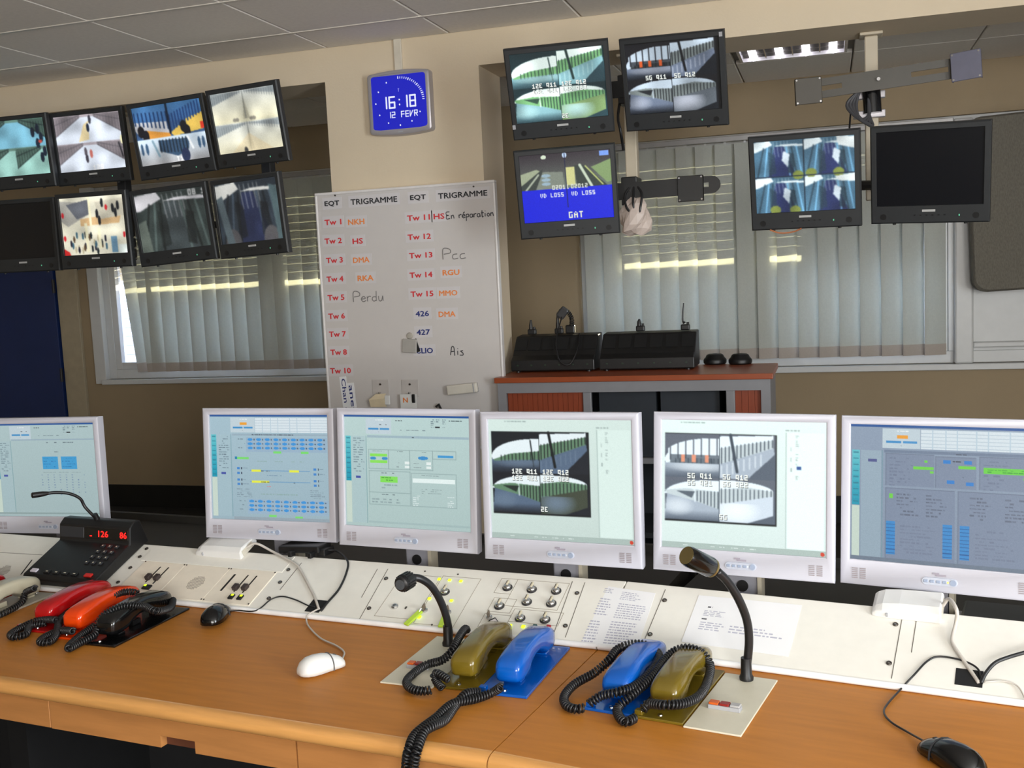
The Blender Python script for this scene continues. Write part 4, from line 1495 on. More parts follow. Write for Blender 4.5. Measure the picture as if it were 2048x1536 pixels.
STROKE = {'P': (.75, [[(0, 0), (.05, 1.0), (.6, .95), (.65, .6), (.1, .5)]]), 'e': (.55, [[(0, .25), (.4, .3), (.3, .5), (.08, .42), (0, .2), (.2, 0), (.48, .1)]]),
          'r': (.45, [[(0, .5), (.02, 0)], [(.0, .32), (.2, .5), (.38, .48)]]), 'd': (.6, [[(.45, 1), (.42, 0)], [(.42, .42), (.1, .42), (0, .2), (.15, 0), (.42, .12)]]),
          'u': (.6, [[(0, .5), (.05, .05), (.3, .05), (.42, .5), (.45, 0)]]), 'c': (.6, [[(.42, .46), (.1, .42), (0, .2), (.1, 0), (.48, .05)]]),
          'A': (.7, [[(0, 0), (.2, 1), (.45, .9), (.5, -.1)], [(.08, .4), (.45, .45)]]), 'i': (.35, [[(.1, .5), (.1, 0)], [(.1, .75), (.12, .82)]]),
          's': (.5, [[(.35, .5), (.05, .45), (.32, .2), (.3, -.05), (-.05, -.05)]]), 'E': (.7, [[(.5, 1), (0, .95), (.05, .5), (.35, .5), (.05, .5), (0, 0), (.55, .05)]]),
          'n': (.55, [[(0, .5), (.0, 0)], [(0, .35), (.25, .5), (.35, .3), (.4, 0)]]), 'p': (.5, [[(0, .5), (.0, -.45)], [(0, .45), (.35, .48), (.35, .15), (0, .1)]]),
          'a': (.55, [[(.4, .45), (.1, .45), (0, .15), (.2, 0), (.4, .2), (.4, .45), (.48, 0)]]), 't': (.45, [[(.15, .9), (.15, 0), (.35, .05)], [(0, .55), (.4, .55)]]),
          'o': (.5, [[(.2, .48), (0, .25), (.18, 0), (.38, .22), (.2, .48)]]), 'x': (.55, [[(0, .25), (.4, .3), (.3, .5), (.08, .42), (0, .2), (.2, 0), (.48, .1)], [(.15, .65), (.4, .85)]]), ' ': (.5, [])}


def hand(txt, x0, x1, y0, y1, mt):
    ax, az = brd(x0, y1)
    bx, bz = brd(x1, y1)
    h_ = abs(brd(x0, y0)[1] - az)
    tot = sum(STROKE[c][0] for c in txt)
    sx = (bx - ax) / tot
    mb = MB()
    x = 0
    for c in txt:
        for st in STROKE[c][1]:
            mb.tube(spline([(ax + (x + u * .9) * sx, .0012, az + v * h_) for u, v in st], 4), .0022, 5)
        x += STROKE[c][0]
    mb.build('handwriting', mt, wb)


MARK = mat('marker_grey_ink', (128, 124, 122), .7)
MARKD = mat('marker_dark_ink', (66, 66, 70), .7)
hand('Perdu', 707, 771, 584, 604, MARK)
hand('Pcc', 886, 936, 498, 519, MARK)
hand('En rxparation', 893, 990, 424, 438, MARKD)
hand('Ais', 901, 930, 694, 710, MARKD)
# two vertical strips at the lower left of the board
for txt, px, py, ln_, in (('Chan c', 680, 757, .155), ('aneti', 695, 770, .14)):
    ax, az = brd(px, py)
    M = Matrix.Translation((ax, 0, az)) @ Matrix.Rotation(math.radians(-4), 4, 'Y')
    o = MB().bb(-.003, .032, .0, .002, -ln_ - .03, .008).build('vertical_strip', PAPER, wb, M=M)
    lettering(txt, T_NV, Matrix.Translation((.006, -.0006, -.002)) @ Matrix.Rotation(math.radians(90), 4, 'Y'), ln_, .021, o, .03)


def on_board(px, py, off=0.0):
    return ony(px, py, BY - off)


# items stuck on the board
q = on_board(927, 777)
er = thing('board_eraser', 'white magnetic eraser stuck at the lower right of the whiteboard', 'eraser', Matrix.Translation((q.x, BY + .002, q.z)) @ Matrix.Rotation(math.radians(-5), 4, 'Y'))
MB().bb(-.073, .073, -.03, -.006, -.022, .022).build('body', mat('eraser_shell', (214, 208, 196), .4), er, bevel=.006)
MB().bb(-.07, .07, -.006, 0, -.02, .02).build('felt', mat('felt_grey', (120, 118, 120), .9), er)
MB().bb(.055, .06, -.0315, -.029, -.02, .02).build('ridge', LGREY, er)
q = on_board(820, 690)
kh = thing('key_fob', 'grey square key fob hanging from a round magnet on the whiteboard', 'key fob', Matrix.Translation((q.x, BY + .002, q.z)))
MB().lathe([(0.002, 0), (.015, 0), (.016, .004), (.012, .01), (.002, .011)], 14, Matrix.Translation((.002, 0, .042)) @ Matrix.Rotation(math.radians(90), 4, 'X')).build('magnet', mat('magnet_grey', (176, 170, 160), .4), kh, smooth=True)
MB().bb(-.036, .036, -.012, -.003, -.036, .028).build('fob', mat('fob_grey', (168, 164, 158), .4), kh, bevel=.004, M=Matrix.Rotation(math.radians(4), 4, 'Y'))
MB().prism([(.032, .03), (.05, -.03), (.034, -.035)], -.008, -.002, 'y').build('strap', BLACK, kh)
for px, lab, kind in ((761, 'clear key hook on the whiteboard holding a pale tag', 0), (820, 'clear key hook on the whiteboard holding a tag lettered N', 1)):
    q = on_board(px, 772)
    hk = thing('key_hook', lab, 'hook', Matrix.Translation((q.x, BY + .002, q.z)), 'clear key hooks on the whiteboard')
    MB().bb(-.042, .042, -.003, 0, -.05, .03).build('back_plate', mat('clear_plastic_grey', (196, 190, 186), .25), hk, bevel=.002)
    MB().cyl((0, -.006, .008), (0, -.003, .008), .005, n=10).build('screw', SCREW, hk)
    MB().tube(spline([(0, -.003, -.03), (0, -.018, -.034), (0, -.024, -.026)]), .003, 6).build('hook', STEEL, hk, smooth=True)
    if kind == 0:
        tg = thing('key_tag', 'crumpled pale yellow tag hanging below the left key hook', 'tag', Matrix.Translation((q.x, BY - .016, q.z - .036)))
        MB().loft([[(-.05, 0, -.06), (.03, 0, -.06), (.03, .004, -.06), (-.05, .004, -.06)], [(-.052, -.008, -.025), (.025, -.01, -.02), (.025, -.004, -.02), (-.052, -.003, -.025)], [(-.02, 0, 0), (.03, 0, .002), (.03, .004, .002), (-.02, .004, 0)]]).build('card', mat('card_pale', (226, 210, 178), .6), tg)
        MB().bb(.026, .052, -.006, 0, -.05, -.006).build('ring_tab', WHITE, tg, bevel=.003)
    else:
        tg = thing('key_tag', 'white tag with an orange letter N hanging below the right key hook', 'tag', Matrix.Translation((q.x, BY - .016, q.z - .036)))
        MB().bb(-.045, .035, -.002, .002, -.07, 0).build('card', WHITE, tg)
        lettering('N', mat('print_orange', (222, 118, 52), .7), Matrix.Translation((-.03, -.0026, -.038)), .022, .022, tg, .05)
        MB().bb(.014, .03, -.008, .0, -.04, .0).build('clip', BLACK, tg, bevel=.003)
q = on_board(878, 813)
mk = MB().tube([(0, 0, 0), (.014, -.004, .012), (.024, 0, -.014)], .006, 8).build('board_clip', BLACK, M=None)
mk.location = (q.x - .01, BY - .01, q.z)
tag(mk, 'small black clip on the whiteboard just above a white monitor', 'clip')

# ================================================================== TAMBOUR CABINET
CX0, CX1, CY0, CY1, CZ = -1.412, -.214, 4.33, 4.79, 1.13
cb = thing('tambour_cabinet', 'grey office cabinet with red-brown wooden top and open tambour doors', 'cabinet', Matrix.Translation((CX0, CY0, 0)))
CWd, CD = CX1 - CX0, CY1 - CY0
REDW = mat('cherry_laminate', (150, 72, 38), .35, var=.08, scale=6, stretch=(1, 10, 10))
REDD = mat('cherry_tambour', (140, 62, 34), .45, var=.08, scale=6, stretch=(10, 10, 1))
CABG = mat('cabinet_grey', (134, 134, 138), .5, var=.03)
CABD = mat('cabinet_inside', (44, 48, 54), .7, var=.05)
MB().bb(0, CWd, 0, CD, CZ - .024, CZ).build('top', REDW, cb, bevel=.003)
ft = MB()
ft.bb(.012, .05, .012, .03, .04, CZ - .07).bb(CWd - .05, CWd - .012, .012, .03, .04, CZ - .07).bb(.012, CWd - .012, .012, .03, CZ - .07, CZ - .024).bb(.012, CWd - .012, .012, .03, 0, .07)
ft.build('front_frame', CABG, cb)
MB().bb(.012, .024, .03, CD - .01, 0, CZ - .024).build('side_panel', CABG, cb)
MB().bb(CWd - .024, CWd - .012, .03, CD - .01, 0, CZ - .024).build('side_panel', CABG, cb)
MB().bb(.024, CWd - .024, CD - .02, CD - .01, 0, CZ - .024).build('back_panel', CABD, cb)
xd0 = ony(1166, 790, 4.36).x - CX0
xd1 = ony(1183, 790, 4.36).x - CX0
xe0 = ony(1452, 790, 4.36).x - CX0
xe1 = ony(1470, 790, 4.36).x - CX0
for x0, x1 in ((.05, xd0), (xe1, CWd - .05)):
    n = int((x1 - x0) / .022)
    for i in range(n):
        a = x0 + (x1 - x0) * i / n
        MB().bb(a + .0006, a + (x1 - x0) / n - .0006, .034, .044, .07, CZ - .07).build('tambour_slat', REDD, cb)
for x0, x1 in ((xd0, xd1), (xe0, xe1)):
    MB().bb(x0, x1, .022, .044, .07, CZ - .07).build('door_handle', CABG, cb, bevel=.004)
for z in (.75, .42):
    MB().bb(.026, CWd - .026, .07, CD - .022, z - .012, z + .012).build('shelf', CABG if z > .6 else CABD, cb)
# suspended binders seen as dark shapes inside
for i in range(2):
    x = xd1 + .02 + i * .27
    bx = MB().bb(x, x + .25, .09, .38, .765, CZ - .08).build('storage_box', mat('box_dark_slate', (40, 46, 54), .6))
    bx.location = (CX0, CY0, 0)
    tag(bx, ['dark slate storage box inside the cabinet, left of the pair', 'dark slate storage box inside the cabinet, right of the pair'][i], 'box', 'storage boxes in the cabinet')


# battery chargers, radios and two pucks on the cabinet
def charger(x0, x1, y0, label):
    t = thing('radio_charger', label, 'charger', Matrix.Translation((x0, y0, CZ)), 'radio chargers on the cabinet')
    L = x1 - x0
    pr = [(0, .006), (0, .055), (.035, .075), (.11, .16), (.2, .165), (.2, .006)]
    MB().prism(pr, 0, L, 'x').build('body', BLACK, t, bevel=.005)
    n = 6
    for i in range(n):
        xx = L * (i + .5) / n
        c = MB().bb(-.028, .028, -.003, .003, -.035, .035)
        c.build('pocket', mat('pocket_black', (8, 8, 9), .8), t, M=Matrix.Translation((xx, .078, .124)) @ Matrix.Rotation(math.radians(-41), 4, 'X'))
        MB().bb(xx - .004, xx + .004, -.002, .001, .03, .036).build('charge_light', mat('led_off_green', (40, 60, 44), .4), t)
    for fx in (.03, L - .03):
        for fy in (.02, .18):
            MB().cyl((fx, fy, 0), (fx, fy, .006), .01, n=10).build('foot', RUBBER, t)
    return t


YCH = 4.555
xA0, xA1 = onz(1003, 741, CZ).x, onz(1201, 739, CZ).x
charger(max(xA0, CX0 + .012), xA1 - .01, YCH, 'black multi-slot radio charger on the cabinet beside the whiteboard')
xB0, xB1 = onz(1208, 738, CZ).x, onz(1404, 734, CZ).x
charger(xB0, xB1 - .02, YCH, 'black multi-slot radio charger on the cabinet beside the round pucks')


def radio(px, tip_y, label, thin=False):
    b = ony(px, 668, YCH + .15)
    top = ony(px - (4 if thin else 0), tip_y, YCH + .15)
    z0 = CZ + .1655
    t = thing('two_way_radio', label, 'radio', Matrix.Translation((b.x, YCH + .155, z0)), 'radios standing in the chargers')
    MB().bb(-.02, .02, -.013, .013, 0, .026).build('body', BLACK, t, bevel=.005)
    h_ = top.z - z0
    dx = top.x - b.x
    if thin:
        MB().tube(spline([(-.004, 0, .03), (-.01 + dx * .3, 0, h_ * .4), (dx, 0, h_)]), [.008, .0075, .007, .006, .005, .0045, .004, .004, .004, .0038, .0036, .0035, .0035, .0035, .003, .003, .003][:17], 8).build('antenna', RUBBER, t, smooth=True)
    else:
        MB().tube([(-.006, 0, .02), (-.006, 0, .045), (-.004, 0, h_)], [.010, .008, .004], 10).build('antenna', RUBBER, t, smooth=True)
    MB().cyl((.011, 0, .026), (.011, 0, .036), .006, n=12).build('volume_knob', BLACK, t)
    return t


radio(1064, 640, 'black radio with a short antenna in the charger beside the whiteboard')
radio(1118, 625, 'black radio with a short antenna beside the coiled speaker microphone')
radio(1281, 638, 'black radio with a stubby antenna in the charger beside the pucks')
radio(1371, 606, 'black radio with a long thin bent antenna near the round pucks', True)
b = ony(1140, 655, YCH + .14)
sm = thing('speaker_microphone', 'black coiled speaker microphone propped on the left radio charger', 'microphone', Matrix.Translation((b.x, YCH + .15, CZ + .1655)))
MB().bb(-.022, .022, -.015, .015, 0, .04).build('radio_clip', BLACK, sm, bevel=.006)
mcp = MB()
coil(mcp, [(.008, -.01, .035), (.012, -.02, .07), (-.004, -.02, .1), (-.03, -.02, .112), (-.05, -.02, .09)], R=.009, wire=.003, pitch=.009, seg=8)
mcp.build('coiled_lead', RUBBER, sm, smooth='full')
MB().bb(-.02, .02, -.012, .012, -.028, .028).build('microphone_head', mat('mic_grey', (58, 58, 60), .35), sm, bevel=.008, M=Matrix.Translation((-.028, -.03, .098)) @ Matrix.Rotation(math.radians(40), 4, 'Y'))
MB().tube(spline([(-.03, -.04, .08), (-.045, -.1, -.02), (-.02, -.16, -.11), (.03, -.165, -.13), (.06, -.12, -.06), (.05, -.04, .0)]), .0035, 6).build('lead', RUBBER, sm, smooth=True)
for px, lab in ((1428, 'black round puck on the cabinet next to the charger'), (1479, 'black round puck on the cabinet at the right end')):
    q = onz(px, 730, CZ)
    p = MB().lathe([(.002, 0), (.046, 0), (.052, .006), (.053, .018), (.049, .026), (.044, .03), (.038, .042), (.03, .047), (.012, .047), (.011, .043), (.001, .043)], 28).build('speaker_puck', BLACK, smooth=True)
    p.location = (q.x, q.y + .05, CZ)
    tag(p, lab, 'speaker', 'round pucks on the cabinet')

# ================================================================== DESK
ZD = .73
AL, AR = math.radians(-6.5), math.radians(-10.7)
SEAM = Vector((-.503, 2.197, 0))
ML = Matrix.Translation(SEAM) @ Matrix.Rotation(AL, 4, 'Z')
MR = Matrix.Translation(SEAM) @ Matrix.Rotation(AR, 4, 'Z')
HALF = math.tan((AL - AR) / 2)
LL, LR = 2.5, 1.9     # lengths of the left and right desk parts
lipx = [(.0, 0), (-.528, 0), (-.538, -.001), (-.546, -.004), (-.552, -.010), (-.554, -.018), (-.552, -.026), (-.546, -.031), (-.536, -.033), (.0, -.033)]


def desk_seg(M, t0, t1, side, label):
    """side 'L': right end mitred; side 'R': left end mitred"""
    d = thing('desk', label, 'desk', M @ Matrix.Translation((0, 0, 0)), 'control room desk segments')
    gap = .0012
    def off(prof, s): return [s * p[0] * HALF - s * gap if s > 0 else -p[0] * HALF + gap for p in prof]
    top = [(.26, ZD), (-.526, ZD), (-.526, ZD - .033), (.26, ZD - .033)]
    lip = [(-.526, ZD)] + [(a, ZD + b) for a, b in lipx[1:9]] + [(-.526, ZD - .033)]
    for prof, nm, mt in ((top, 'worktop', WOOD), (lip, 'front_edge', LIP)):
        kw = dict(tb=off(prof, 1)) if side == 'L' else dict(ta=off(prof, -1))
        MB().prism(prof, t0, t1, 'x', **kw).build(nm, mt, d, smooth=(nm == 'front_edge'))
    return d, off


dL, off = desk_seg(ML, -LL, 0, 'L', 'beech control desk segment with drawers, left of the table seam')
dR, _ = desk_seg(MR, 0, LR, 'R', 'beech control desk segment right of the table seam')


def tloc(M, px, py, z):
    return M.inverted() @ onz(px, py, z)


# apron fronts and drawer
za0, za1 = ZD - .105, ZD - .034
tA = tloc(ML, 93, 1430, ZD - .07).x
tB = tloc(ML, 604, 1500, ZD - .07).x
APR = mat('apron_beech', (182, 124, 70), .42, var=.10, scale=5, stretch=(1.2, 12, 12))
MB().bb(-LL, tA - .0025, -.525, -.507, za0, za1).build('apron_panel', APR, dL, bevel=.0015, seg=1)
MB().bb(tB + .0025, -.03, -.525, -.507, za0, za1).build('apron_panel', APR, dL, bevel=.0015, seg=1)
th0 = tloc(ML, 299, 1490, za0 + .02).x
th1 = tloc(ML, 372, 1500, za0 + .02).x
dw = MB()
dw.bb(tA, th0, -.525, -.507, za0, za1).bb(th1, tB, -.525, -.507, za0, za1).bb(th0, th1, -.525, -.507, za0 + .026, za1)
df = dw.build('drawer_front', APR, dL)
MB().bb(th0, th1, -.507, -.49, za0, za0 + .03).build('handle_recess', mat('recess_brown', (96, 54, 34), .6), df)
MB().bb(-LL, -.05, -.49, -.47, .0, za0).build('modesty_board', mat('black_laminate', (24, 24, 26), .6), dL, M=Matrix.Translation((0, .42, 0)))
for tt in (-LL + .05, -1.3, -.1):
    MB().bb(tt - .03, tt + .03, -.45, .2, 0, ZD - .033).build('leg_panel', BLACK, dL)
MB().bb(.04, LR, -.525, -.507, za0, za1).build('apron_panel', APR, dR, bevel=.0015, seg=1)
MB().bb(.05, LR, -.07, -.05, .0, za0).build('modesty_board', mat('black_laminate', (24, 24, 26), .6), dR)
for tt in (.9, LR - .05):
    MB().bb(tt - .03, tt + .03, -.45, .2, 0, ZD - .033).build('leg_panel', BLACK, dR)

# ================================================================== SLOPED CONSOLE
TILT = math.radians(22.5)
LEN = .222
BASEZ = ZD + .012


def con_frame(M):
    return M @ Matrix.Translation((0, .003, BASEZ)) @ Matrix.Rotation(TILT, 4, 'X')


KL, KR = con_frame(ML), con_frame(MR)


def con(K, px, py, h=0.0):
    n = (K.to_3x3() @ Vector((0, 0, 1))).normalized()
    q = onplane(px, py, K.translation + n * h, n)
    return K.inverted() @ q


cs, sn = math.cos(TILT), math.sin(TILT)
prof = [(0, ZD + .0005), (0, BASEZ - .002), (.003, BASEZ), (.003 + LEN * cs, BASEZ + LEN * sn), (.008 + LEN * cs, BASEZ + LEN * sn - .002), (.008 + LEN * cs, ZD + .0005)]


def console(M, K, t0, t1, side, label):
    c = thing('console', label, 'console', K, 'sloped control consoles')
    inv = K.inverted() @ M
    kw = dict(tb=[p[0] * HALF - .0012 for p in prof]) if side == 'L' else dict(ta=[-p[0] * HALF + .0012 for p in prof])
    mb = MB().prism(prof, t0, t1, 'x', M=inv, **kw)
    mb.build('body', CREAM, c, bevel=.0018, seg=2)
    a_, b_ = (t0, -.002) if side == 'L' else (.002, t1)
    MB().prism([(.001 - .0075 * math.sin(k * math.pi / 8), ZD + .0075 - .007 * math.cos(k * math.pi / 8)) for k in range(9)], a_, b_, 'x', M=inv).build('edge_highlight', mat('highlight_white_gloss', (240, 240, 240), .2), c, smooth=True)  # white gloss strip paints the bright highlight of the rounded base edge
    return c


cL = console(ML, KL, -LL, 0, 'L', 'cream sloped console with sliders and rotary switches, left part')
cR = console(MR, KR, 0, LR, 'R', 'cream sloped console with two papers on it, right part')


def screw(c, K, px, py, r=.0058):
    q = con(K, px, py, .002)
    o = MB().lathe([(.0005, .0005), (r, .0005), (r, .0022), (r * .8, .0034), (r * .45, .0034), (r * .4, .0016), (.0005, .0016)], 14).build('screw', SCREW, c, smooth=True, M=Matrix.Translation((q.x, q.y, 0)))
    MB().cyl((0, 0, .0014), (0, 0, .0024), r * .38, n=8).build('screw_socket', STEEL, o)
    return o


def groove(c, K, p0, p1, w_=.0016, nm='panel_joint', mt=None):
    a, b = con(K, *p0), con(K, *p1)
    d = (b - a)
    L = d.length
    M = Matrix.Translation(((a.x + b.x) / 2, (a.y + b.y) / 2, 0)) @ Matrix.Rotation(math.atan2(d.y, d.x), 4, 'Z')
    return MB().bb(-L / 2, L / 2, -w_ / 2, w_ / 2, -.001, .0006).build(nm, mt or GROOVE, c, M=M)


def rect_outline(c, x0, x1, y0, y1, mt=None, w_=.0009, z=.0005):
    mb = MB()
    mb.bb(x0, x1, y0, y0 + w_, 0, z).bb(x0, x1, y1 - w_, y1, 0, z).bb(x0, x0 + w_, y0, y1, 0, z).bb(x1 - w_, x1, y0, y1, 0, z)
    return mb.build('printed_outline', mt or mat('print_line', (150, 140, 124), .7), c)


for p in ((293, 1097), (279.5, 1113), (260.5, 1135), (236, 1164), (576.5, 1139), (560, 1164), (537.5, 1196), (772, 1156.5), (738, 1216), (1154, 1185.7), (1130.6, 1251)):
    screw(cL, KL, *p)
for p in ((1329, 1200), (1300, 1268), (1791, 1248), (1778, 1325.6)):
    screw(cR, KR, *p)

# three inset modules with sliders and a loudspeaker
tm = [con(KL, x, y).x for x, y in ((292, 1122), (374, 1129), (462, 1137.6), (554.6, 1145))]
s1 = sum(con(KL, x, y).y for x, y in ((292, 1122), (462, 1137.6), (554.6, 1145))) / 3
mods = []
for i in range(3):
    m_ = MB().bb(tm[i] + .001, tm[i + 1] - .001, .008, s1, -.002, .0022).build('module_plate', CREAM2, cL, bevel=.0007, seg=1)
    mods.append(m_)
    for x in (tm[i] + .004, tm[i + 1] - .004):
        for y in (.013, s1 - .004):
            MB().cyl((x, y, .0015), (x, y, .0035), .0022, n=8).build('module_screw', SCREW, m_)
MB().bb(tm[0] - .02, tm[3] + .015, s1 + .002, LEN - .006, -.002, .0016).build('cover_strip', CREAM, cL, bevel=.0006, seg=1)


def slider(c, K, p0, p1, pk):
    a, b, k = con(K, *p0, .002), con(K, *p1, .002), con(K, *pk, .012)
    y0, y1 = min(a.y, b.y), max(a.y, b.y)
    xm = (a.x + b.x) / 2
    o = MB().bb(xm - .0018, xm + .0018, y0, y1, .001, .0032).build('slider_slot', mat('slot_black', (30, 26, 24), .7), c)
    kb = MB().bb(-.0075, .0075, -.0095, .0095, 0, .012).build('slider_knob', mat('knob_brown_black', (58, 48, 46), .5), o, bevel=.002, M=Matrix.Translation((xm, min(max(k.y, y0 + .012), y1 - .006), .003)))
    return o


slider(cL, KL, (319.5, 1134), (293, 1165), (300.5, 1152))
slider(cL, KL, (335, 1135), (308.6, 1168), (316.6, 1153))
slider(cL, KL, (494.7, 1150.6), (470, 1184), (474.7, 1173))
slider(cL, KL, (512, 1152), (487, 1186), (493.7, 1173))
a, b = con(KL, 469, 1150), con(KL, 444, 1183)
MB().bb((a.x + b.x) / 2 - .003, (a.x + b.x) / 2 + .003, min(a.y, b.y), max(a.y, b.y), .001, .003).build('meter_slot', mat('slot_black', (30, 26, 24), .7), cL)
LEDM = mat('led_yellow_green', (214, 255, 40), .4, emit=1.1)
for (px, py), w_ in (((294, 1175), .026), ((463, 1194), .015), ((480.4, 1195.7), .015)):
    q = con(KL, px, py, .003)
    o = MB().bb(-w_ / 2, w_ / 2, -.009, .009, 0, .005).build('push_button', BLACK, cL, bevel=.001, seg=1, M=Matrix.Translation((q.x, q.y, .0022)))
    MB().bb(w_ / 2 - .009 if w_ < .02 else -w_ / 2 + .002, w_ / 2 - .002 if w_ < .02 else -w_ / 2 + .009, .001, .007, .005, .0062).build('light', LEDM, o)
q = con(KL, 392, 1166, .002)
gm = MB()
for i in range(-5, 6):
    for j in range(-4, 5):
        x, y = i * .0048 + (j % 2) * .0016, j * .0062
        if (x / .025) ** 2 + (y / .027) ** 2 < 1:
            gm.bb(x - .0011, x + .0011, y - .0022, y + .0022, 0, .0004)
gm.build('speaker_grille', mat('grille_grey', (150, 142, 132), .7), cL, M=Matrix.Translation((q.x, q.y, .0023)))['kind'] = 'stuff'
# second speaker and slot at the far left of the console
q = con(KL, 4, 1142, .002)
gm2 = MB()
for i in range(-5, 6):
    for j in range(-4, 5):
        x, y = i * .0048, j * .0062
        if (x / .025) ** 2 + (y / .027) ** 2 < 1: gm2.bb(x - .0011, x + .0011, y - .0022, y + .0022, 0, .0004)
gm2.build('speaker_grille', mat('grille_grey', (150, 142, 132), .7), cL, M=Matrix.Translation((q.x, q.y, .0005)))['kind'] = 'stuff'
groove(cL, KL, (64, 1120), (42, 1149), .004, 'meter_slot', mat('slot_black', (30, 26, 24), .7))
groove(cL, KL, (0, 1105), (85, 1110), .0012)

# panel joints
for p0, p1 in (((755, 1138), (723, 1195)), ((776, 1138), (718.6, 1239)), ((1145, 1163), (1105, 1274)), ((1170, 1165), (1130.6, 1275)), ((603, 1126), (560, 1180))):
    groove(cL, KL, p0, p1)
for p0, p1 in (((1331, 1179), (1288, 1282)), ((1806, 1226), (1783, 1357)), ((1834, 1232), (1823, 1305)), ((1250, 1172), (1243, 1185))):
    groove(cR, KR, p0, p1)


# rotary switches
def rotary(px, py):
    q = con(KL, px, py, .005)
    o = MB().lathe([(.0005, .0004), (.0128, .0004), (.0128, .003), (.0105, .005), (.0005, .005)], 24).build('rotary_switch', mat('ring_black', (46, 44, 46), .4), cL, smooth=True, M=Matrix.Translation((q.x, q.y, 0)))
    MB().lathe([(.0005, .003), (.0102, .003), (.0098, .007), (.008, .0095), (.004, .0108), (.0005, .011)], 24).build('cap', STEEL, o, smooth=True)
    MB().bb(-.0022, .0022, -.001, .0155, .0085, .0135).build('pointer', mat('pointer_ivory', (206, 196, 170), .4), o, bevel=.001)
    MB().bb(-.0045, -.0028, .002, .0155, .007, .012).build('pointer_shade_bar', mat('pointer_shadow', (70, 60, 50), .5), o)  # dark bar stands in for the shade beside the pointer
    return o


for p in ((889, 1182), (1014.4, 1173), (1063, 1177), (1112, 1180), (998, 1210), (1053, 1202), (1102, 1205), (1039.7, 1234.5), (1089.6, 1237.4)):
    rotary(*p)
for px, py, s_ in ((878.6, 1159, .008), (899.5, 1161, .008), (922, 1163, .008), (859, 1198, .008), (903, 1202, .008), (838.6, 1235, .010), (1020, 1252, .009), (1046.6, 1254, .009)):
    q = con(KL, px, py)
    MB().bb(-s_ / 2, s_ / 2, -s_ / 2, s_ / 2, 0, .003).build('indicator_light', LEDM, cL, bevel=.0008, seg=1, M=Matrix.Translation((q.x, q.y, .0003)))
for px, py, c_, nm in ((1069.6, 1253, (36, 84, 84), 'button_green'), (1097, 1254, (170, 40, 60), 'button_red')):
    q = con(KL, px, py, .003)
    MB().bb(-.005, .005, -.005, .005, 0, .006).build('push_button', mat(nm, c_, .4), cL, bevel=.001, M=Matrix.Translation((q.x, q.y, .0003)))
q = con(KL, 790, 1214)
MB().lathe([(.0005, 0), (.009, 0), (.009, .003), (.006, .006), (.0035, .006), (.003, .002), (.0005, .002)], 18).build('jack_socket', STEEL, cL, smooth=True, M=Matrix.Translation((q.x, q.y, .0003)))
q = con(KL, 812, 1216)
MB().bb(-.002, .002, -.004, .004, 0, .0015).build('marker', SCREW, cL, M=Matrix.Translation((q.x, q.y, .0003)))
x0 = con(KL, 997, 1185).x; x1 = con(KL, 1138, 1190).x
ya_, yb_ = con(KL, 1060, 1192).y, con(KL, 1050, 1160).y
rect_outline(cL, con(KL, 985, 1190).x, con(KL, 1020, 1190).x, ya_, yb_)
rect_outline(cL, con(KL, 1022, 1185).x, con(KL, 1128, 1192).x, con(KL, 1060, 1216).y, yb_)
rect_outline(cL, con(KL, 975, 1220).x, con(KL, 1022, 1222).x, con(KL, 1000, 1225).y, con(KL, 1000, 1196).y)
rect_outline(cL, con(KL, 1015, 1245).x, con(KL, 1117, 1250).x, con(KL, 1060, 1247).y, con(KL, 1060, 1220).y)
rect_outline(cL, con(KL, 957, 1250).x, con(KL, 1012, 1252).x, con(KL, 980, 1256).y, con(KL, 985, 1228).y)
rect_outline(cL, con(KL, 770, 1200).x, con(KL, 853, 1200).x, con(KL, 790, 1236).y, con(KL, 810, 1148).y)
rect_outline(cL, con(KL, 856, 1200).x, con(KL, 938, 1200).x, con(KL, 860, 1250).y, con(KL, 890, 1152).y)
for px, py in ((850, 1143), (916, 1149), (864, 1250), (1079, 1270)):
    q = con(KL, px, py)
    MB().cyl((0, 0, 0), (0, 0, .0015), .0024, n=8).build('module_screw', SCREW, cL, M=Matrix.Translation((q.x, q.y, 0)))


# cable openings in the slope
def grommet(c, K, pts):
    q = [con(K, *p) for p in pts]
    x0, x1 = min(v.x for v in q), max(v.x for v in q)
    y0, y1 = min(v.y for v in q), max(v.y for v in q)
    x0, x1 = sum(sorted(v.x for v in q)[:2]) / 2, sum(sorted(v.x for v in q)[2:]) / 2
    MB().bb(x0, x1, y0, y1, -.001, .0012).build('cable_opening', mat('opening_black', (14, 14, 16), .8), c, bevel=.0005, seg=1)
    return (x0 + x1) / 2, (y0 + y1) / 2


grommet(cL, KL, ((609.6, 1222.7), (626, 1199), (653, 1202), (640, 1225)))
grommet(cR, KR, ((1910.6, 1336), (1967, 1343.6), (1965, 1376), (1910.6, 1369)))


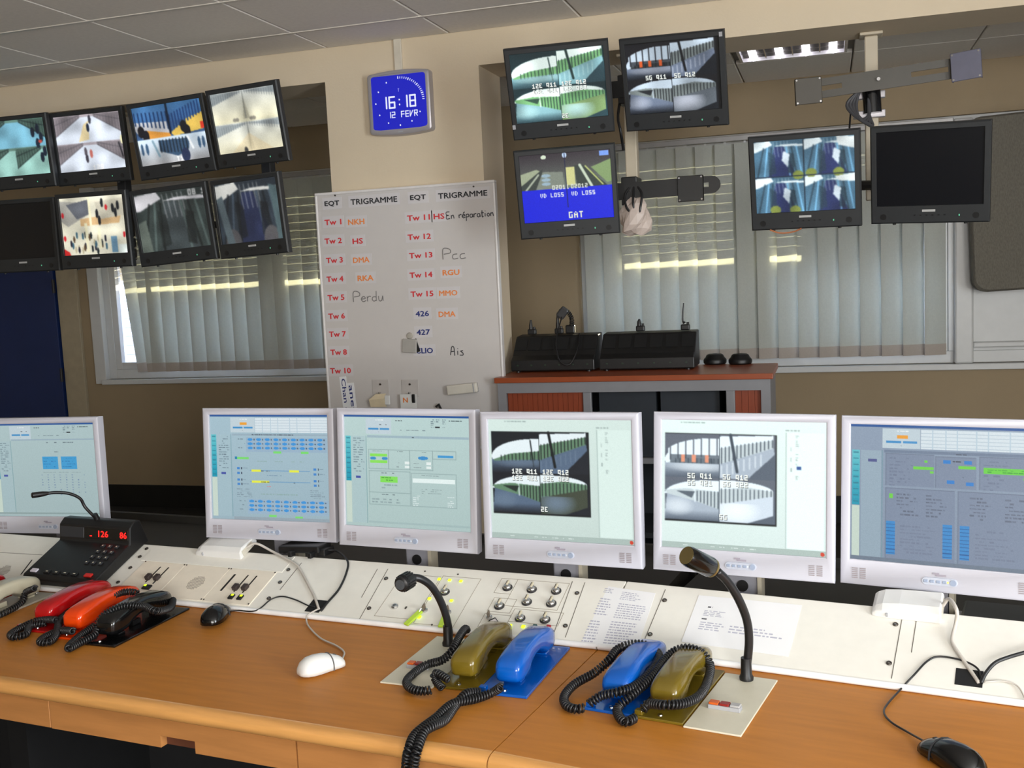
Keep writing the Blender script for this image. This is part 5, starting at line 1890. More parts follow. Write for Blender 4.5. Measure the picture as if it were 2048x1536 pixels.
# keys in the key switches
def key(px, py, ex, ey, label, c_, fob=False):
    q, e = con(KL, px, py, .006), con(KL, ex, ey, .006)
    t = thing('switch_key', label, 'key', KL @ Matrix.Translation((q.x, q.y, .0004)), 'keys in the console switches')
    MB().lathe([(.0005, 0), (.0075, 0), (.0075, .004), (.005, .006), (.0005, .006)], 16).build('lock_barrel', STEEL, t, smooth=True)
    MB().bb(-.0012, .0012, -.007, .007, .006, .02).build('key_bow', mat('key_brass_grey', (140, 126, 112), .35, metal=.8), t, bevel=.001)
    d = Vector((e.x - q.x, e.y - q.y, 0))
    L = d.length
    M = Matrix.Translation((0, 0, .009)) @ Matrix.Rotation(math.atan2(d.y, d.x), 4, 'Z')
    if fob:
        o = MB().bb(L * .25, L * 1.05, -.0095, .0095, -.004, .003).build('fob', BLACK, t, bevel=.002, M=M)
        MB().bb(L * .34, L * .88, -.0065, .0065, .003, .0042).build('fob_label', mat('fob_white', (222, 214, 214), .5), o)
    else:
        MB().bb(L * .18, L * 1.0, -.0075, .0075, -.003, .003).build('tag', mat('tag_lime', c_, .4), t, bevel=.002, M=M)
    MB().tube([M @ Vector((L * .3, 0, .001)), M @ Vector((L * .14, 0, .006)), (0, 0, .014)], .0012, 5).build('ring', STEEL, t)


key(849, 1218, 812, 1252, 'key with a lime green tag lying toward the ball microphone', (186, 220, 70))
key(896, 1222, 882, 1256, 'key with a lime green tag behind the gooseneck microphone', (186, 220, 70))
key(978, 1232, 1004, 1268, 'key with a black fob and white label above the olive handset', (0, 0, 0), True)


# papers on the right console
def paper(c0, label, pix, lines):
    K = KR
    q = [con(K, *p) for p in pix]      # TL TR BR BL
    t = thing('paper_sheet', label, 'paper', K)
    n = 8
    mb = MB()
    mb.loft([[(v.x, v.y, .0006) for v in q], [(v.x, v.y, .0011) for v in q]])
    mb.build('sheet', PAPER, t)
    def uv(u, v):
        a = q[0].lerp(q[1], u); b = q[3].lerp(q[2], u)
        return a.lerp(b, v)
    pm, pd = MB(), MB()
    for u0, u1, v0, v1, rows, dk in lines:
        r = random.Random(int(u0 * 100 + v0 * 1000))
        for k in range(rows):
            v = v0 + (v1 - v0) * (k + .5) / rows
            hh = (v1 - v0) / rows * .22
            u = u0
            end = u0 + (u1 - u0) * (.65 + .35 * r.random())
            while u < end:
                l = min(.02 + .05 * r.random(), end - u)
                P4 = [uv(u, v - hh), uv(u + l, v - hh), uv(u + l, v + hh), uv(u, v + hh)]
                (pd if dk else pm).add([(p.x, p.y, .0013) for p in P4], [(0, 1, 2, 3)])
                u += l + .015
    if pm.v: pm.build('print', INK, t)
    if pd.v: pd.build('print', INKD, t)
    return t


paper(cR, 'narrow white printed list lying on the console left of the screws', ((1207, 1172), (1311, 1187), (1273, 1301), (1153, 1291)),
      [(.05, .25, .03, .12, 3, 0), (.4, .8, .05, .2, 5, 0), (.05, .3, .2, .5, 7, 0), (.42, .95, .25, .52, 7, 0), (.05, .3, .58, .95, 8, 0), (.42, .98, .56, .95, 9, 0)])
paper(cR, 'wide white sheet with three text blocks behind the gooseneck microphone', ((1398, 1191), (1604, 1211), (1577, 1314), (1363, 1284)),
      [(.13, .2, .2, .27, 1, 1), (.11, .33, .3, .43, 4, 0), (.11, .16, .46, .52, 1, 1), (.11, .36, .54, .72, 4, 0), (.4, .9, .55, .72, 3, 0)])

# ================================================================== REAR SHELF BEHIND THE CONSOLE
for M, t0, t1, lab in ((ML, -LL, .03, 'dark grey monitor shelf behind the left console'), (MR, .035, LR, 'dark grey monitor shelf behind the right console')):
    sh = thing('monitor_shelf', lab, 'shelf', M, 'monitor shelves behind the console')
    MB().bb(t0, t1, .263, .80, ZD - .03, ZD).build('top', ANTH, sh)
    MB().bb(t0, t1, .80, .82, ZD - .30, ZD + .025).build('back_rail', ANTH, sh)
    for tt in (t0 + .04, t1 - .04):
        MB().bb(tt - .03, tt + .03, .28, .79, 0, ZD - .03).build('leg_panel', BLACK, sh)

# ================================================================== WHITE DESK MONITORS
WM_W, WM_H = .416, .376
WM = [((-2.40, 2.68, 1.008, 4.0, -1.0, 0), pic_W0(), 'white desktop monitor behind the black intercom, leftmost', (0, 0), .95),
      ((-1.521, 2.558, 1.047, 0.2, -4.0, 0.5), pic_W1(), 'white desktop monitor showing rows of small blue buttons', (0, 0), 1.0),
      ((-1.076, 2.497, 1.051, -5.6, -4.0, 0.3), pic_W2(), 'white desktop monitor showing a pale form with green boxes', (0, 0), 1.0),
      ((-.635, 2.414, 1.050, -7.0, -2.5, -0.3), pic_cctv(PAL_W3, False), 'white desktop monitor showing a dark four-way camera view', (0, 0), 1.05),
      ((-.195, 2.381, 1.049, -6.9, -6.0, 0.4), pic_cctv(PAL_W4, True), 'white desktop monitor showing a bright four-way camera view', (0, 0), 1.12),
      ((.226, 2.340, 1.042, -12.4, -6.0, 0), pic_W5(), 'white desktop monitor showing a grey-blue form, rightmost', (0, 0), 1.0)]
for p, cv, lab, _, gain in WM:
    t = thing('desktop_monitor', lab, 'monitor', pose(*p), 'white desktop monitors')
    W, H = WM_W, WM_H
    sw, sh_, top = .376, .301, .019
    def ring(x0, x1, z0, z1, y): return [(x0, y, z0), (x1, y, z0), (x1, y, z1), (x0, y, z1)][::-1]
    x, zb, zt = sw / 2, H / 2 - top - sh_, H / 2 - top
    rr = [ring(-x, x, zb, zt, .012), ring(-x, x, zb, zt, .004), ring(-x - .003, x + .003, zb - .003, zt + .003, .0015), ring(-W / 2 + .006, W / 2 - .006, -H / 2 + .006, H / 2 - .006, 0),
          ring(-W / 2 + .001, W / 2 - .001, -H / 2 + .001, H / 2 - .001, .003), ring(-W / 2, W / 2, -H / 2, H / 2, .008), ring(-W / 2 + .002, W / 2 - .002, -H / 2 + .002, H / 2 - .002, .034), ring(-W / 2 + .04, W / 2 - .04, -H / 2 + .04, H / 2 - .04, .055)]
    MB().loft(rr).build('housing', WPLA, t, smooth=True)
    cv.noise(2.5)
    cv.mesh('screen', sw, sh_, mat_screen(), t, Matrix.Translation((0, .009, (zb + zt) / 2)), gain)
    zc = -H / 2 + .026
    for sx in (-1, 1):
        g_ = MB()
        for bx in (-.0085, .0085):
            for k in range(6): g_.bb(sx * .167 + bx - .0062, sx * .167 + bx + .0062, -.0008, .0005, zc - .011 + k * .0042, zc - .0088 + k * .0042)
        g_.build('speaker_grille', mat('speaker_slots', (150, 142, 146), .6), t)
    ol = rrect(.072, .017, .0084, 5)
    bp = MB().loft([[(a, .001, zc - .002 + b) for a, b in ol], [(a * .98, -.0015, zc - .002 + b * .92) for a, b in ol]]).build('button_panel', mat('button_panel_bluegrey', (196, 202, 216), .3, metal=.2), t, smooth=True)
    for k in range(4):
        MB().bb(-.032 + k * .0125, -.0235 + k * .0125, -.0028, -.001, zc - .005, zc + .001).build('button', mat('button_bluegrey', (150, 162, 184), .35), bp, bevel=.0008, seg=1)
    MB().cyl((.027, -.0028, zc - .002), (.027, 0, zc - .002), .0065, n=18).build('power_button', mat('button_bluegrey', (150, 162, 184), .35), bp)
    MB().cyl((.0165, -.002, zc - .002), (.0165, 0, zc - .002), .002, n=10).build('power_light', mat('led_amber', (250, 220, 90), .4, emit=1.0) if 'rightmost' in lab else mat('led_pale', (214, 224, 236), .4), bp)
    MB().bb(-.014, -.001, -.0006, .001, zc + .013, zc + .0165).bb(-.008, .013, -.0006, .001, zc + .0095, zc + .013).build('wordmark', mat('logo_grey', (152, 146, 158), .6), t)
    # stand: built upright in world terms
    st = pose(*p)
    base = Vector((p[0], p[1] + .12, ZD))
    s = st.inverted() @ (Matrix.Translation(base) @ Matrix.Rotation(math.radians(p[3]), 4, 'Z'))
    nk = MB().bb(-.035, .035, -.055, -.03, .02, .30).build('stand_neck', mat('stand_grey', (142, 142, 150), .4, var=.03), t, bevel=.005, M=s)
    MB().bb(.036, .046, -.06, -.02, .015, .26).build('stand_cheek', mat('stand_beige', (176, 168, 150), .5), t, M=s)
    MB().cyl((0, -.058, .085), (0, -.054, .085), .014, n=18).build('cable_hole', BLACK, nk)
    MB().loft([[(a, b, .0005) for a, b in rrect(.24, .19, .05, 5)], [(a, b, .012) for a, b in rrect(.24, .19, .05, 5)], [(a * .8, b * .8, .022) for a, b in rrect(.24, .19, .05, 5)]]).build('stand_foot', mat('stand_grey', (142, 142, 150), .4, var=.03), t, smooth=True, M=s)

# ================================================================== HANDSET TELEPHONES
HST = [(0, .014, .034, .020), (.004, .008, .043, .026), (.014, .005, .050, .0295), (.032, .004, .055, .031), (.055, .006, .059, .031), (.075, .018, .062, .029), (.105, .027, .064, .0275),
       (.135, .028, .065, .0275), (.16, .02, .064, .029), (.178, .006, .062, .031), (.205, .004, .058, .031), (.222, .006, .052, .0295), (.231, .01, .045, .025), (.235, .016, .038, .019)]


def handset(parent, mt, x, y, z):
    rings = []
    for yy, b, tp, hw in HST:
        h_ = tp - b
        rings.append([(x + a, y + yy, z + (tp + b) / 2 + c) for a, c in rrect(hw * 2, h_, min(hw, h_ / 2) * .6, 4)])
    o = MB().loft(rings).build('handset', mt, parent, smooth='full')
    return o


def telephone(label, fl, ang, w_, d_, rgb, name, rough=.2, plate_mt=None, edge=None):
    mt = mat(name, rgb, rough, var=.03, coat=.3)
    M = Matrix.Translation(fl) @ Matrix.Rotation(math.radians(ang), 4, 'Z')
    t = thing('handset_telephone', label, 'telephone', M, 'desk-mounted handset telephones')
    MB().bb(0, w_, 0, d_, .0003, .006).build('base_plate', plate_mt or mt, t, bevel=.0012, seg=1)
    for y in (.075, .235):
        MB().bb(w_ / 2 - .02, w_ / 2 + .02, y - .012, y + .012, .006, .012).build('cradle_rest', mt, t, bevel=.002)
    MB().bb(w_ / 2 - .008, w_ / 2 + .008, .13, .16, .006, .02).build('hook_switch', mt, t, bevel=.002)
    for (a, b) in ((w_ * .5, .018), (w_ * .5, d_ - .012)):
        MB().lathe([(.0005, 0), (.005, 0), (.0045, .002), (.0005, .0028)], 12, Matrix.Translation((a, b, .006))).build('plate_screw', STEEL, t, smooth=True)
    handset(t, mt, w_ / 2, .034, .008)
    MB().bb(.004, .02, .002, .016, .006, .016).build('cord_socket', mt, t, bevel=.002)
    return t


def cord(t, pts, **kw):
    inv = t.matrix_world.inverted()
    mb = MB()
    coil(mb, [inv @ p for p in pts], **kw)
    return mb.build('coiled_cord', RUBBER, t, smooth='full')


def dz(px, py, h=.012):
    return onz(px, py, ZD + h)


def lipp(px, py, back=-.572):
    n = ML.to_3x3() @ Vector((0, 1, 0))
    return onplane(px, py, ML @ Vector((0, back, ZD)), n)


bpy.context.view_layer.update()
AL_, AR_ = -4.0, -10.9
# olive and blue, left of the seam
fl = onz(868, 1376, ZD); fr_ = onz(952, 1388, ZD)
OLIVE, BLUE = (108, 90, 24), (2, 86, 178)
tel = telephone('olive handset telephone on its plate between microphone and blue phone', fl, AL_, (fr_ - fl).length, .285, OLIVE, 'phone_olive')
bpy.context.view_layer.update()
cord(tel, [dz(934, 1262, .05), dz(930, 1258, .06), dz(918, 1275, .06), dz(905, 1300, .05), dz(885, 1320, .03), dz(852, 1330, .016), dz(826, 1348, .014), dz(813, 1364, .014), dz(822, 1377, .014), dz(842, 1382, .014), dz(862, 1380, .014)])
cord(tel, [dz(884, 1376, .016), dz(872, 1362, .02), dz(868, 1350, .03), dz(876, 1347, .035), dz(898, 1360, .03)], R=.0065)
fl = onz(953, 1388, ZD); fr_ = onz(1051, 1402, ZD)
tel = telephone('blue handset telephone with its cord hanging over the desk edge', fl, AL_, (fr_ - fl).length, .285, BLUE, 'phone_blue')
bpy.context.view_layer.update()
E1 = [dz(1002, 1374, .03), dz(985, 1385, .014), dz(950, 1398, .012), dz(905, 1408, .018), dz(872, 1436, .014), dz(846, 1455, .014), dz(828, 1472, .012), lipp(818, 1496), lipp(813, 1520, -.576), lipp(812, 1560, -.58), lipp(815, 1620, -.585)]
E2 = [dz(958, 1384, .012), dz(932, 1388, .02), dz(910, 1412, .012), dz(890, 1440, .012), dz(866, 1452, .02), dz(850, 1462, .02), dz(842, 1478, .014), lipp(834, 1502, -.575), lipp(829, 1530, -.58), lipp(826, 1570, -.585), lipp(822, 1620, -.588)]
cord(tel, E1)
cord(tel, E2)
# blue and olive, right of the seam
fl = onz(1167, 1420, ZD); fr_ = onz(1262, 1440, ZD)
tel = telephone('blue handset telephone right of the desk seam, wrapped in its cord', fl, AR_, (fr_ - fl).length, .275, BLUE, 'phone_blue')
bpy.context.view_layer.update()
cord(tel, [dz(1168, 1416, .012), dz(1150, 1418, .012), dz(1132, 1410, .012), dz(1129, 1392, .014), dz(1150, 1368, .02), dz(1188, 1346, .03), dz(1218, 1320, .05), dz(1236, 1298, .06), dz(1266, 1288, .066), dz(1296, 1292, .06), dz(1318, 1312, .05), dz(1300, 1345, .045), dz(1270, 1372, .04), dz(1236, 1384, .04), dz(1202, 1392, .03), dz(1178, 1408, .016)])
fl = onz(1264, 1436, ZD); fr_ = onz(1364, 1455, ZD)
tel = telephone('olive handset telephone right of the desk seam, next to the ivory plate', fl, AR_, (fr_ - fl).length, .275, OLIVE, 'phone_olive')
bpy.context.view_layer.update()
cord(tel, [dz(1270, 1436, .012), dz(1252, 1444, .012), dz(1239, 1434, .012), dz(1236, 1416, .014), dz(1262, 1392, .03), dz(1300, 1358, .045), dz(1328, 1322, .055), dz(1350, 1302, .065), dz(1376, 1296, .07), dz(1404, 1306, .062), dz(1420, 1330, .04), dz(1416, 1360, .03), dz(1400, 1390, .03), dz(1370, 1406, .035), dz(1332, 1410, .04), dz(1298, 1408, .03), dz(1285, 1420, .02)])
# red, orange and black on the left
for i, (a, b, rgb, nm, lab, crd) in enumerate((
        ((30, 1262), (84, 1275), (176, 16, 20), 'phone_red', 'red handset telephone beside the orange one',
         [[dz(112, 1240, .03), dz(78, 1240, .02), dz(45, 1254, .014), dz(22, 1268, .012), dz(28, 1274, .012), dz(52, 1268, .012), dz(60, 1252, .014), dz(92, 1246, .016)]]),
        ((88, 1276), (146, 1288), (226, 66, 8), 'phone_orange', 'orange handset telephone between the red and black ones',
         [[dz(146, 1262, .03), dz(118, 1262, .014), dz(90, 1274, .012), dz(80, 1284, .012), dz(98, 1284, .012), dz(112, 1270, .014), dz(120, 1240, .02), dz(142, 1220, .03)],
          [dz(226, 1192, .06), dz(250, 1184, .06), dz(274, 1186, .055), dz(282, 1196, .04)]]),
        ((150, 1289), (230, 1296), (14, 14, 15), 'phone_black', 'black handset telephone nearest the black mouse',
         [[dz(188, 1252, .02), dz(160, 1272, .014), dz(140, 1290, .012), dz(138, 1297, .012), dz(156, 1288, .012), dz(190, 1268, .02), dz(196, 1246, .04), dz(214, 1226, .06), dz(248, 1212, .07), dz(285, 1212, .065), dz(312, 1222, .06), dz(340, 1216, .04), dz(346, 1200, .03)]]))):
    fl, fr_ = onz(*a, ZD), onz(*b, ZD)
    tel = telephone(lab, fl, -2.5, max(.098, (fr_ - fl).length), .29, rgb, nm, rough=.18)
    bpy.context.view_layer.update()
    for c_ in crd: cord(tel, c_)
# pale telephone at the left edge and a sliver of another red one beyond it
br = onz(112, 1190, ZD)
M_ = Matrix.Rotation(math.radians(-2.5), 4, 'Z')
tel = telephone('pale grey handset telephone at the left edge below the intercom', br - (M_ @ Vector((.115, .285, 0))), -2.5, .115, .285, (188, 182, 160), 'phone_pale', rough=.35, plate_mt=mat('plate_grey', (166, 162, 150), .5))
bpy.context.view_layer.update()
cord(tel, [dz(70, 1176, .06), dz(50, 1186, .03), dz(44, 1204, .012), dz(20, 1220, .012), dz(-10, 1234, .012), dz(-40, 1245, .012)], R=.007, pitch=.011)
telephone('red handset telephone cut off by the left picture edge', br - (M_ @ Vector((.235, .285, 0))), -2.5, .105, .285, (176, 16, 20), 'phone_red')


# ================================================================== GOOSENECK MICROPHONES
def mic_plate(label, fl, fr_, ang, d_, bar_px, bar_w, base_px, neck, head, hr, style):
    w_ = (fr_ - fl).length
    M = Matrix.Translation(fl) @ Matrix.Rotation(math.radians(ang), 4, 'Z')
    t = thing('gooseneck_microphone', label, 'microphone', M, 'gooseneck microphones on ivory plates')
    inv = M.inverted()
    MB().bb(0, w_, 0, d_, .0003, .004).build('base_plate', PLATE, t, bevel=.001, seg=1)
    q = inv @ onz(*bar_px, ZD + .006)
    bar = MB().bb(-bar_w / 2, bar_w / 2, -.009, .009, .004, .012).build('button_block', LGREY, t, bevel=.001, M=Matrix.Translation((q.x, q.y, 0)))
    for k, (c_, nm) in enumerate((((206, 92, 24), 'button_orange'), ((140, 30, 26), 'button_dark_red'), ((176, 174, 174), 'button_pale'))):
        x0 = -bar_w / 2 + bar_w * k / 3
        MB().bb(x0 + .001, x0 + bar_w / 3 - .001, -.008, .008, .012, .0165).build('button', mat(nm, c_, .4), bar, bevel=.0012, seg=1)
    b = inv @ onz(*base_px, ZD + .004)
    MB().lathe([(.0005, .004), (.014, .004), (.0145, .010), (.0115, .016), (.0105, .05), (.0005, .05)], 20).build('neck_base', BLACK, t, smooth=True, M=Matrix.Translation((b.x, b.y, 0)))
    d0 = depth(onz(*base_px, ZD + .004))
    pts = [Vector((b.x, b.y, .03))] + [inv @ atd(px, py, d0 + dd) for px, py, dd in neck]
    MB().tube(spline(pts), .0088, 12).build('gooseneck', RUBBER, t, smooth='full')
    h0, h1 = [inv @ atd(px, py, d0 + dd) for px, py, dd in head]
    ax = (h1 - h0)
    L = ax.length
    Mh = Matrix.Translation(h0) @ ax.to_track_quat('Z', 'Y').to_matrix().to_4x4()
    if style == 'ball':
        hb = MB().lathe([(.001, -.004), (.009, -.002), (.013, .004), (hr, .016), (hr, L * .75), (hr * .9, L * .92), (hr * .6, L), (.001, L)], 24, Mh).build('head', BLACK, t, smooth=True)
        for k in range(18):
            a = 2 * math.pi * k / 18
            MB().bb(-.0012, .0012, -.0018, .0018, .012, L * .8, Mh @ Matrix.Rotation(a, 4, 'Z') @ Matrix.Translation((hr, 0, 0))).build('rib', BLACK, hb)
        MB().cyl(Mh @ Vector((0, 0, L * .98)), Mh @ Vector((0, 0, L + .001)), hr * .62, n=20).build('grille', mat('mic_mesh', (70, 74, 78), .6, bump=.6, bscale=900), hb)
    else:
        hb = MB().lathe([(.001, -.006), (.008, -.004), (.012, .004), (hr * .86, .012), (hr * .86, .016), (hr, .02), (hr, L * .9), (hr * .9, L), (hr * .72, L), (hr * .7, L - .006), (.001, L - .006)], 24, Mh).build('head', BLACKG, t, smooth=True)
        MB().cyl(Mh @ Vector((0, 0, .012)), Mh @ Vector((0, 0, .0165)), hr * .93, n=24).build('ring', mat('brass_ring', (150, 134, 90), .35, metal=.8), hb)
        MB().lathe([(hr * .70, L - .001), (hr * .86, L - .0005), (hr * .86, L + .001), (hr * .7, L + .001)], 24, Mh).build('rim', mat('brass_ring', (150, 134, 90), .35, metal=.8), hb)
        MB().cyl(Mh @ Vector((0, 0, L - .006)), Mh @ Vector((0, 0, L - .003)), hr * .7, n=20).build('grille', mat('mic_mesh_tan', (116, 104, 78), .6, bump=.6, bscale=900), hb)
    return t


fl, fr_ = onz(760, 1367, ZD), onz(867, 1376, ZD)
mic_plate('gooseneck microphone with ribbed ball head on ivory plate left of the seam', fl, fr_, AL_, .285, (838, 1334), .052, (897, 1290),
          [(899, 1270, -.0), (893, 1235, -.01), (880, 1200, -.025), (862, 1172, -.045), (842, 1158, -.06), (826, 1155, -.068)], [(824, 1156, -.068), (800, 1170, -.115)], .0185, 'ball')
fl, fr_ = onz(1366, 1456, ZD), onz(1482, 1476, ZD)
mic_plate('gooseneck microphone with brass-rimmed head on ivory plate right of the seam', fl, fr_, AR_, .275, (1450, 1416), .062, (1493, 1359),
          [(1494, 1330, -.0), (1498, 1280, -.01), (1493, 1238, -.02), (1476, 1196, -.04), (1455, 1163, -.055), (1434, 1142, -.07)], [(1432, 1140, -.07), (1373, 1111, -.115)], .0205, 'cone')

# ================================================================== BLACK INTERCOM
ta, tb_ = con(KL, 46, 1172).x, con(KL, 196, 1181).x
ic = thing('intercom_station', 'black intercom with red digits, keypad and gooseneck on the console', 'intercom', KL @ Matrix.Translation((ta, .004, .0024)))
IW = tb_ - ta
IP = [(0, 0), (0, .022), (.012, .03), (.165, .036), (.188, .078), (.212, .086), (.235, .076), (.235, 0)]
MB().prism(IP, 0, IW, 'x').build('case', BLACK, ic, bevel=.004)


def ic_face(u, v, h=0.0):   # u across 0..1, v 0..1 along the keypad face
    a, b = Vector((0, .012, .03)), Vector((0, .165, .036))
    p = a.lerp(b, v)
    return Matrix.Translation((u * IW, p.y, p.z + h)) @ Matrix.Rotation(math.atan2(.006, .153), 4, 'X')


def ic_hood(u, v):
    a, b = Vector((0, .165, .036)), Vector((0, .188, .078))
    p = a.lerp(b, v)
    return Matrix.Translation((u * IW, p.y, p.z)) @ Matrix.Rotation(math.atan2(.042, .023), 4, 'X')


MB().bb(-.3 * IW, .3 * IW, -.016, .016, -.001, .0012).build('display_window', BLACKG, ic, bevel=.001, seg=1, M=ic_hood(.68, .55))
MB().bb(-.17 * IW, .17 * IW, -.016, .016, -.001, .0012).build('blank_window', DGREY, ic, bevel=.001, seg=1, M=ic_hood(.19, .55))
REDL = mat('led_red_digits', (255, 30, 26), .4, emit=2.2)
for txt, u, w_ in (('-', .45, .008), ('126', .57, .038), ('86', .87, .026)):
    o = lettering(txt, REDL, ic_hood(u, .55) @ Matrix.Translation((0, -.009, .0018)) @ Matrix.Rotation(math.radians(-90), 4, 'X'), w_, .018 if txt != '-' else .003, ic, .02, 'digits')
for r in range(4):
    for c_ in range(3):
        k = MB().bb(-.0065, .0065, -.006, .006, 0, .004).build('key', DGREY, ic, bevel=.001, seg=1, M=ic_face(.68 + c_ * .095, .42 + r * .16))
        MB().bb(-.002, .002, -.0022, .0022, .004, .0044).build('key_print', mat('key_white', (196, 190, 170), .6), k)
for u, nm, c_, w_ in ((.12, 'key_white_long', (214, 208, 220), .024), (.87, 'key_red', (206, 40, 34), .026)):
    MB().bb(-w_ / 2, w_ / 2, -.007, .007, 0, .005).build('function_key', mat(nm, c_, .4), ic, bevel=.0015, M=ic_face(u, .08))
for u in (.3, .43, .55, .68):
    k = MB().bb(-.011, .011, -.007, .007, 0, .004).build('function_key', BLACK, ic, bevel=.0015, M=ic_face(u, .08))
    MB().bb(-.004, .004, -.0015, .0015, .004, .0044).build('key_print', mat('key_white', (196, 190, 170), .6), k)
bpy.context.view_layer.update()
inv = ic.matrix_world.inverted()
g0 = ic.matrix_world @ Vector((IW * .47, .215, .082))
dg = depth(g0)
nk = [inv @ g0] + [inv @ atd(px, py, dg + dd) for px, py, dd in ((171, 1015, .0), (160, 997, -.01), (138, 987, -.03), (112, 985, -.05), (92, 987, -.065))]
MB().tube(spline(nk), .0048, 8).build('gooseneck', RUBBER, ic, smooth='full')
MB().lathe([(.001, 0), (.009, 0), (.0075, .02), (.001, .02)], 14, Matrix.Translation(nk[0])).build('neck_base', BLACK, ic, smooth=True)
h0, h1 = nk[-1], inv @ atd(63, 991, dg - .09)
Mh = Matrix.Translation(h0) @ (h1 - h0).to_track_quat('Z', 'Y').to_matrix().to_4x4()
Lh = (h1 - h0).length
MB().lathe([(.001, -.01), (.005, -.008), (.0078, .008), (.0085, Lh * .5), (.0085, Lh * .95), (.006, Lh), (.001, Lh)], 14, Mh).build('microphone_head', BLACK, ic, smooth=True)


# ================================================================== MICE, BOXES, CABLES
def mouse(label, nose, tail, w_, h_, mt, trim, z=ZD):
    d = nose - tail
    L = d.length
    M = Matrix.Translation(tail) @ Matrix.Rotation(math.atan2(d.y, d.x) - math.pi / 2, 4, 'Z')
    t = thing('computer_mouse', label, 'mouse', M, 'computer mice on the desk')
    rings = []
    for v, ww, hh in ((0, .30, .25), (.03, .58, .5), (.1, .82, .76), (.22, .98, .95), (.38, 1, 1), (.55, .93, .95), (.7, .88, .82), (.84, .86, .64), (.94, .74, .48), (.985, .5, .34), (1, .3, .24)):
        x, z_ = w_ / 2 * ww, h_ * hh
        sec = []
        for k in range(13):
            a = math.pi * k / 12
            sec.append((x * math.cos(a) * (1 if abs(math.cos(a)) < .99 else .97), L * v, .001 + z_ * max(0, math.sin(a)) ** .8))
        rings.append(sec)
    MB().loft(rings).build('body', mt, t, smooth='full')
    arc = []
    for k in range(9):
        a = math.pi * (k / 8)
        arc.append((w_ * .47 * math.cos(a), L * (.66 + .02 * math.sin(a)), .001 + h_ * .85 * max(0, math.sin(a)) ** .8))
    MB().tube(arc, .0016, 5).build('button_seam', trim, t)
    MB().cyl((-.003, L * .8, h_ * .58), (.003, L * .8, h_ * .58), .006, n=12).build('scroll_wheel', trim, t)
    return t


def lead(mb_pts, r, mt, label, nm='cable', cat='cable'):
    o = MB().tube(spline(mb_pts, 8), r, 7).build(nm, mt, smooth='full')
    return tag(o, label, cat)


def cz(K, px, py, h=.004):
    return K @ con(K, px, py, h)


def part_lead(t, pts, r, mt):
    bpy.context.view_layer.update()
    inv = t.matrix_world.inverted()
    return MB().tube(spline([inv @ p for p in pts], 8), r, 7).build('cord', mt, t, smooth='full')


GREYC = mat('cable_light_grey', (196, 190, 182), .45)
mw = mouse('white computer mouse on the desk left of the ivory plate', onz(686, 1326, ZD + .006), onz(598, 1352, ZD + .006), .062, .036, WHITE, mat('mouse_grey', (92, 92, 94), .5))
part_lead(mw, [onz(685, 1318, ZD + .012), onz(688, 1304, ZD + .004), onz(672, 1291, ZD + .004), onz(642, 1277, ZD + .004), onz(620, 1256, ZD + .004), onz(613, 1242, ZD + .006), cz(KL, 616, 1230, .006), cz(KL, 636, 1218, .006)], .0022, GREYC)
mbk = mouse('black computer mouse beside the black telephone', onz(448, 1222, ZD + .008), onz(417, 1253, ZD + .008), .062, .037, BLACKG, DGREY)
part_lead(mbk, [onz(449, 1224, ZD + .012), cz(KL, 475, 1221, .004), cz(KL, 503, 1223, .003), cz(KL, 520, 1217, .003), cz(KL, 542, 1199, .003), cz(KL, 565, 1193, .003), cz(KL, 592, 1200, .003), cz(KL, 616, 1211, .003), cz(KL, 630, 1214, .002)], .0018, RUBBER)
mrk = mouse('black computer mouse at the lower right corner of the desk', onz(1850, 1487, ZD + .01), onz(1962, 1560, ZD + .004), .064, .038, BLACKG, DGREY)
part_lead(mrk, [onz(1851, 1484, ZD + .014), onz(1815, 1464, ZD + .004), onz(1782, 1444, ZD + .004), onz(1768, 1425, ZD + .004), onz(1775, 1408, ZD + .004), onz(1800, 1380, ZD + .006), cz(KR, 1828, 1350, .006), cz(KR, 1855, 1322, .004), cz(KR, 1880, 1313, .004), cz(KR, 1925, 1321, .004), cz(KR, 1955, 1337, .004), cz(KR, 1962, 1360, .002)], .002, RUBBER)


def wbox(K, pl_, pr_, label, grp='white interface boxes on the console'):
    a, b = con(K, *pl_), con(K, *pr_)
    L = b.x - a.x
    t = thing('interface_box', label, 'box', K @ Matrix.Translation((a.x, LEN - .035, .0005)), grp)
    pr = [(0, 0), (.004, .02), (.02, .028), (.075, .022), (.085, .006), (.08, 0)]
    n = len(pr)
    rings = []
    for x, s in ((0, .35), (.008, .62), (.022, .85), (L * .4, .97), (L - .004, 1.0), (L, .94)):
        rings.append([(x, .03 + (y - .03) * (.75 + .25 * s), z * s) for y, z in pr])
    MB().loft(rings).build('body', WHITE, t, bevel=.002)
    MB().bb(L - .001, L + .002, .012, .06, .003, .02).build('end_cap', mat('cap_ivory', (206, 200, 186), .4), t)
    MB().bb(.03, .034, -.001, .003, .005, .013).build('label_mark', LGREY, t)
    return t


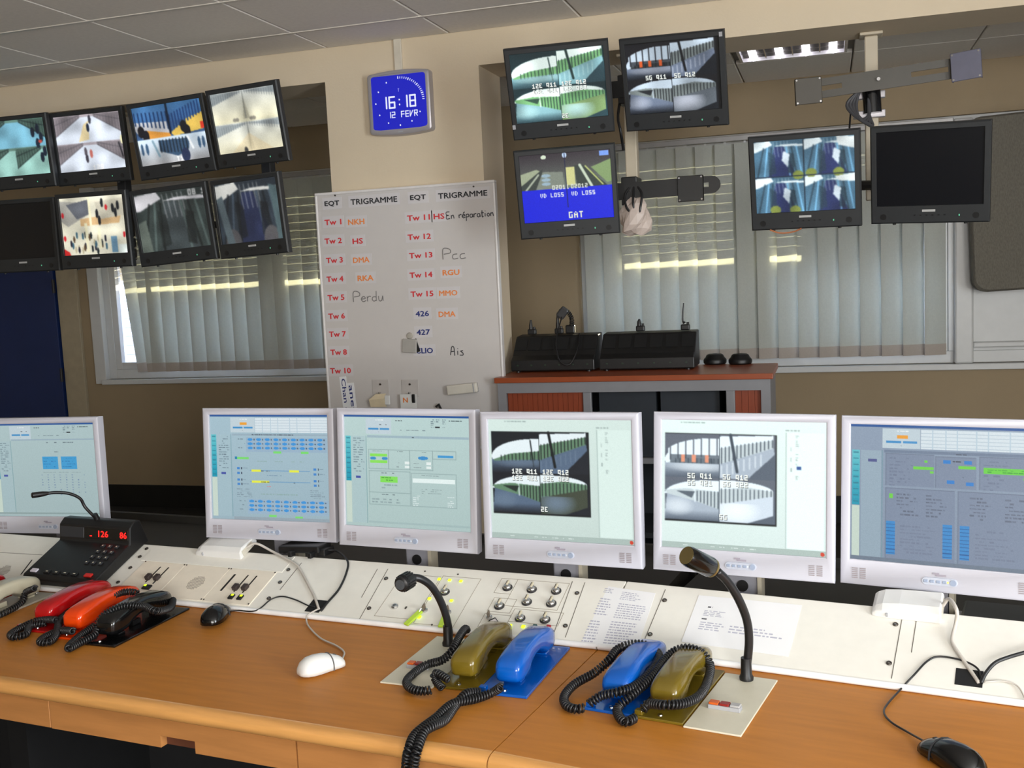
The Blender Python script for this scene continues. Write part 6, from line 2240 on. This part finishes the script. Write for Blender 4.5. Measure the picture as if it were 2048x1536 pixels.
b1 = wbox(KL, (399, 1102), (490, 1112), 'white plastic interface box on the console below the blue-button monitor')
bpy.context.view_layer.update()
q = b1.matrix_world @ Vector((con(KL, 490, 1112).x - con(KL, 399, 1102).x, .035, .016))
part_lead(b1, [q, atd(512, 1087, depth(q) - .01), atd(545, 1103, depth(q) - .03), cz(KL, 588, 1126, .008), cz(KL, 602, 1142, .005), cz(KL, 618, 1172, .004), cz(KL, 630, 1196, .004), cz(KL, 638, 1219, .002)], .0036, GREYC)
b2 = wbox(KR, (1746, 1217), (1884, 1236), 'white plastic interface box on the console below the rightmost monitor')
bpy.context.view_layer.update()
q = b2.matrix_world @ Vector((con(KR, 1884, 1236).x - con(KR, 1746, 1217).x, .035, .018))
part_lead(b2, [q, atd(1898, 1198, depth(q) - .02), atd(1913, 1220, depth(q) - .06), cz(KR, 1912, 1245, .02), cz(KR, 1905, 1275, .008), cz(KR, 1908, 1292, .005), cz(KR, 1930, 1325, .004), cz(KR, 1958, 1366, .002)], .004, GREYC)
lead([cz(KR, 1962, 1366, .003), cz(KR, 1972, 1346, .012), cz(KR, 1990, 1326, .02), cz(KR, 2015, 1315, .02), cz(KR, 2060, 1302, .02), cz(KR, 2110, 1290, .006)], .0038, RUBBER, 'thick black cable leaving the right cable opening')
lead([cz(KR, 1968, 1364, .004), cz(KR, 2005, 1362, .004), cz(KR, 2035, 1372, .004), cz(KR, 2052, 1400, .004)], .0016, GREYC, 'thin pale cable on the console right of the cable opening')

# black adapters standing behind the console edge
q = KL @ Vector((con(KL, 598, 1118).x, LEN - .006, 0))
ad = thing('cable_adapter', 'black adapter with two feet behind the console below two monitors', 'adapter', Matrix.Translation(Vector((q.x, q.y, 0))) @ Matrix.Rotation(AL, 4, 'Z') @ Matrix.Translation((0, .0, BASEZ + LEN * sn + .002)))
MB().bb(-.075, .06, .005, .07, .006, .026).build('body', BLACK, ad, bevel=.004, M=Matrix.Rotation(math.radians(-3), 4, 'Y'))
for x in (-.025, .04):
    MB().bb(x - .006, x + .006, -.014, .008, -.001, .014).build('foot', BLACK, ad, bevel=.002)
MB().bb(.05, .075, .01, .06, .0, .02).build('plug', BLACK, ad, bevel=.003)
bpy.context.view_layer.update()
q2 = ad.matrix_world @ Vector((.07, .03, .014))
part_lead(ad, [q2, atd(676, 1103, depth(q2) - .01), cz(KL, 695, 1122, .012), cz(KL, 693, 1145, .006), cz(KL, 678, 1178, .005), cz(KL, 655, 1205, .005), cz(KL, 642, 1222, .002)], .003, RUBBER)
q = MR @ Vector((con(KR, 1990, 1232).x, .27, ZD))
db = thing('signal_converter', 'dark grey flat converter box behind the console at the right edge', 'box', Matrix.Translation(q) @ Matrix.Rotation(AR, 4, 'Z'))
MB().bb(-.07, .14, .0, .12, .0005, .075).build('body', mat('converter_slate', (52, 56, 60), .35), db, bevel=.006)
MB().bb(-.055, -.048, -.002, .001, .05, .057).build('status_light', mat('led_white', (220, 230, 235), .4, emit=.8), db)
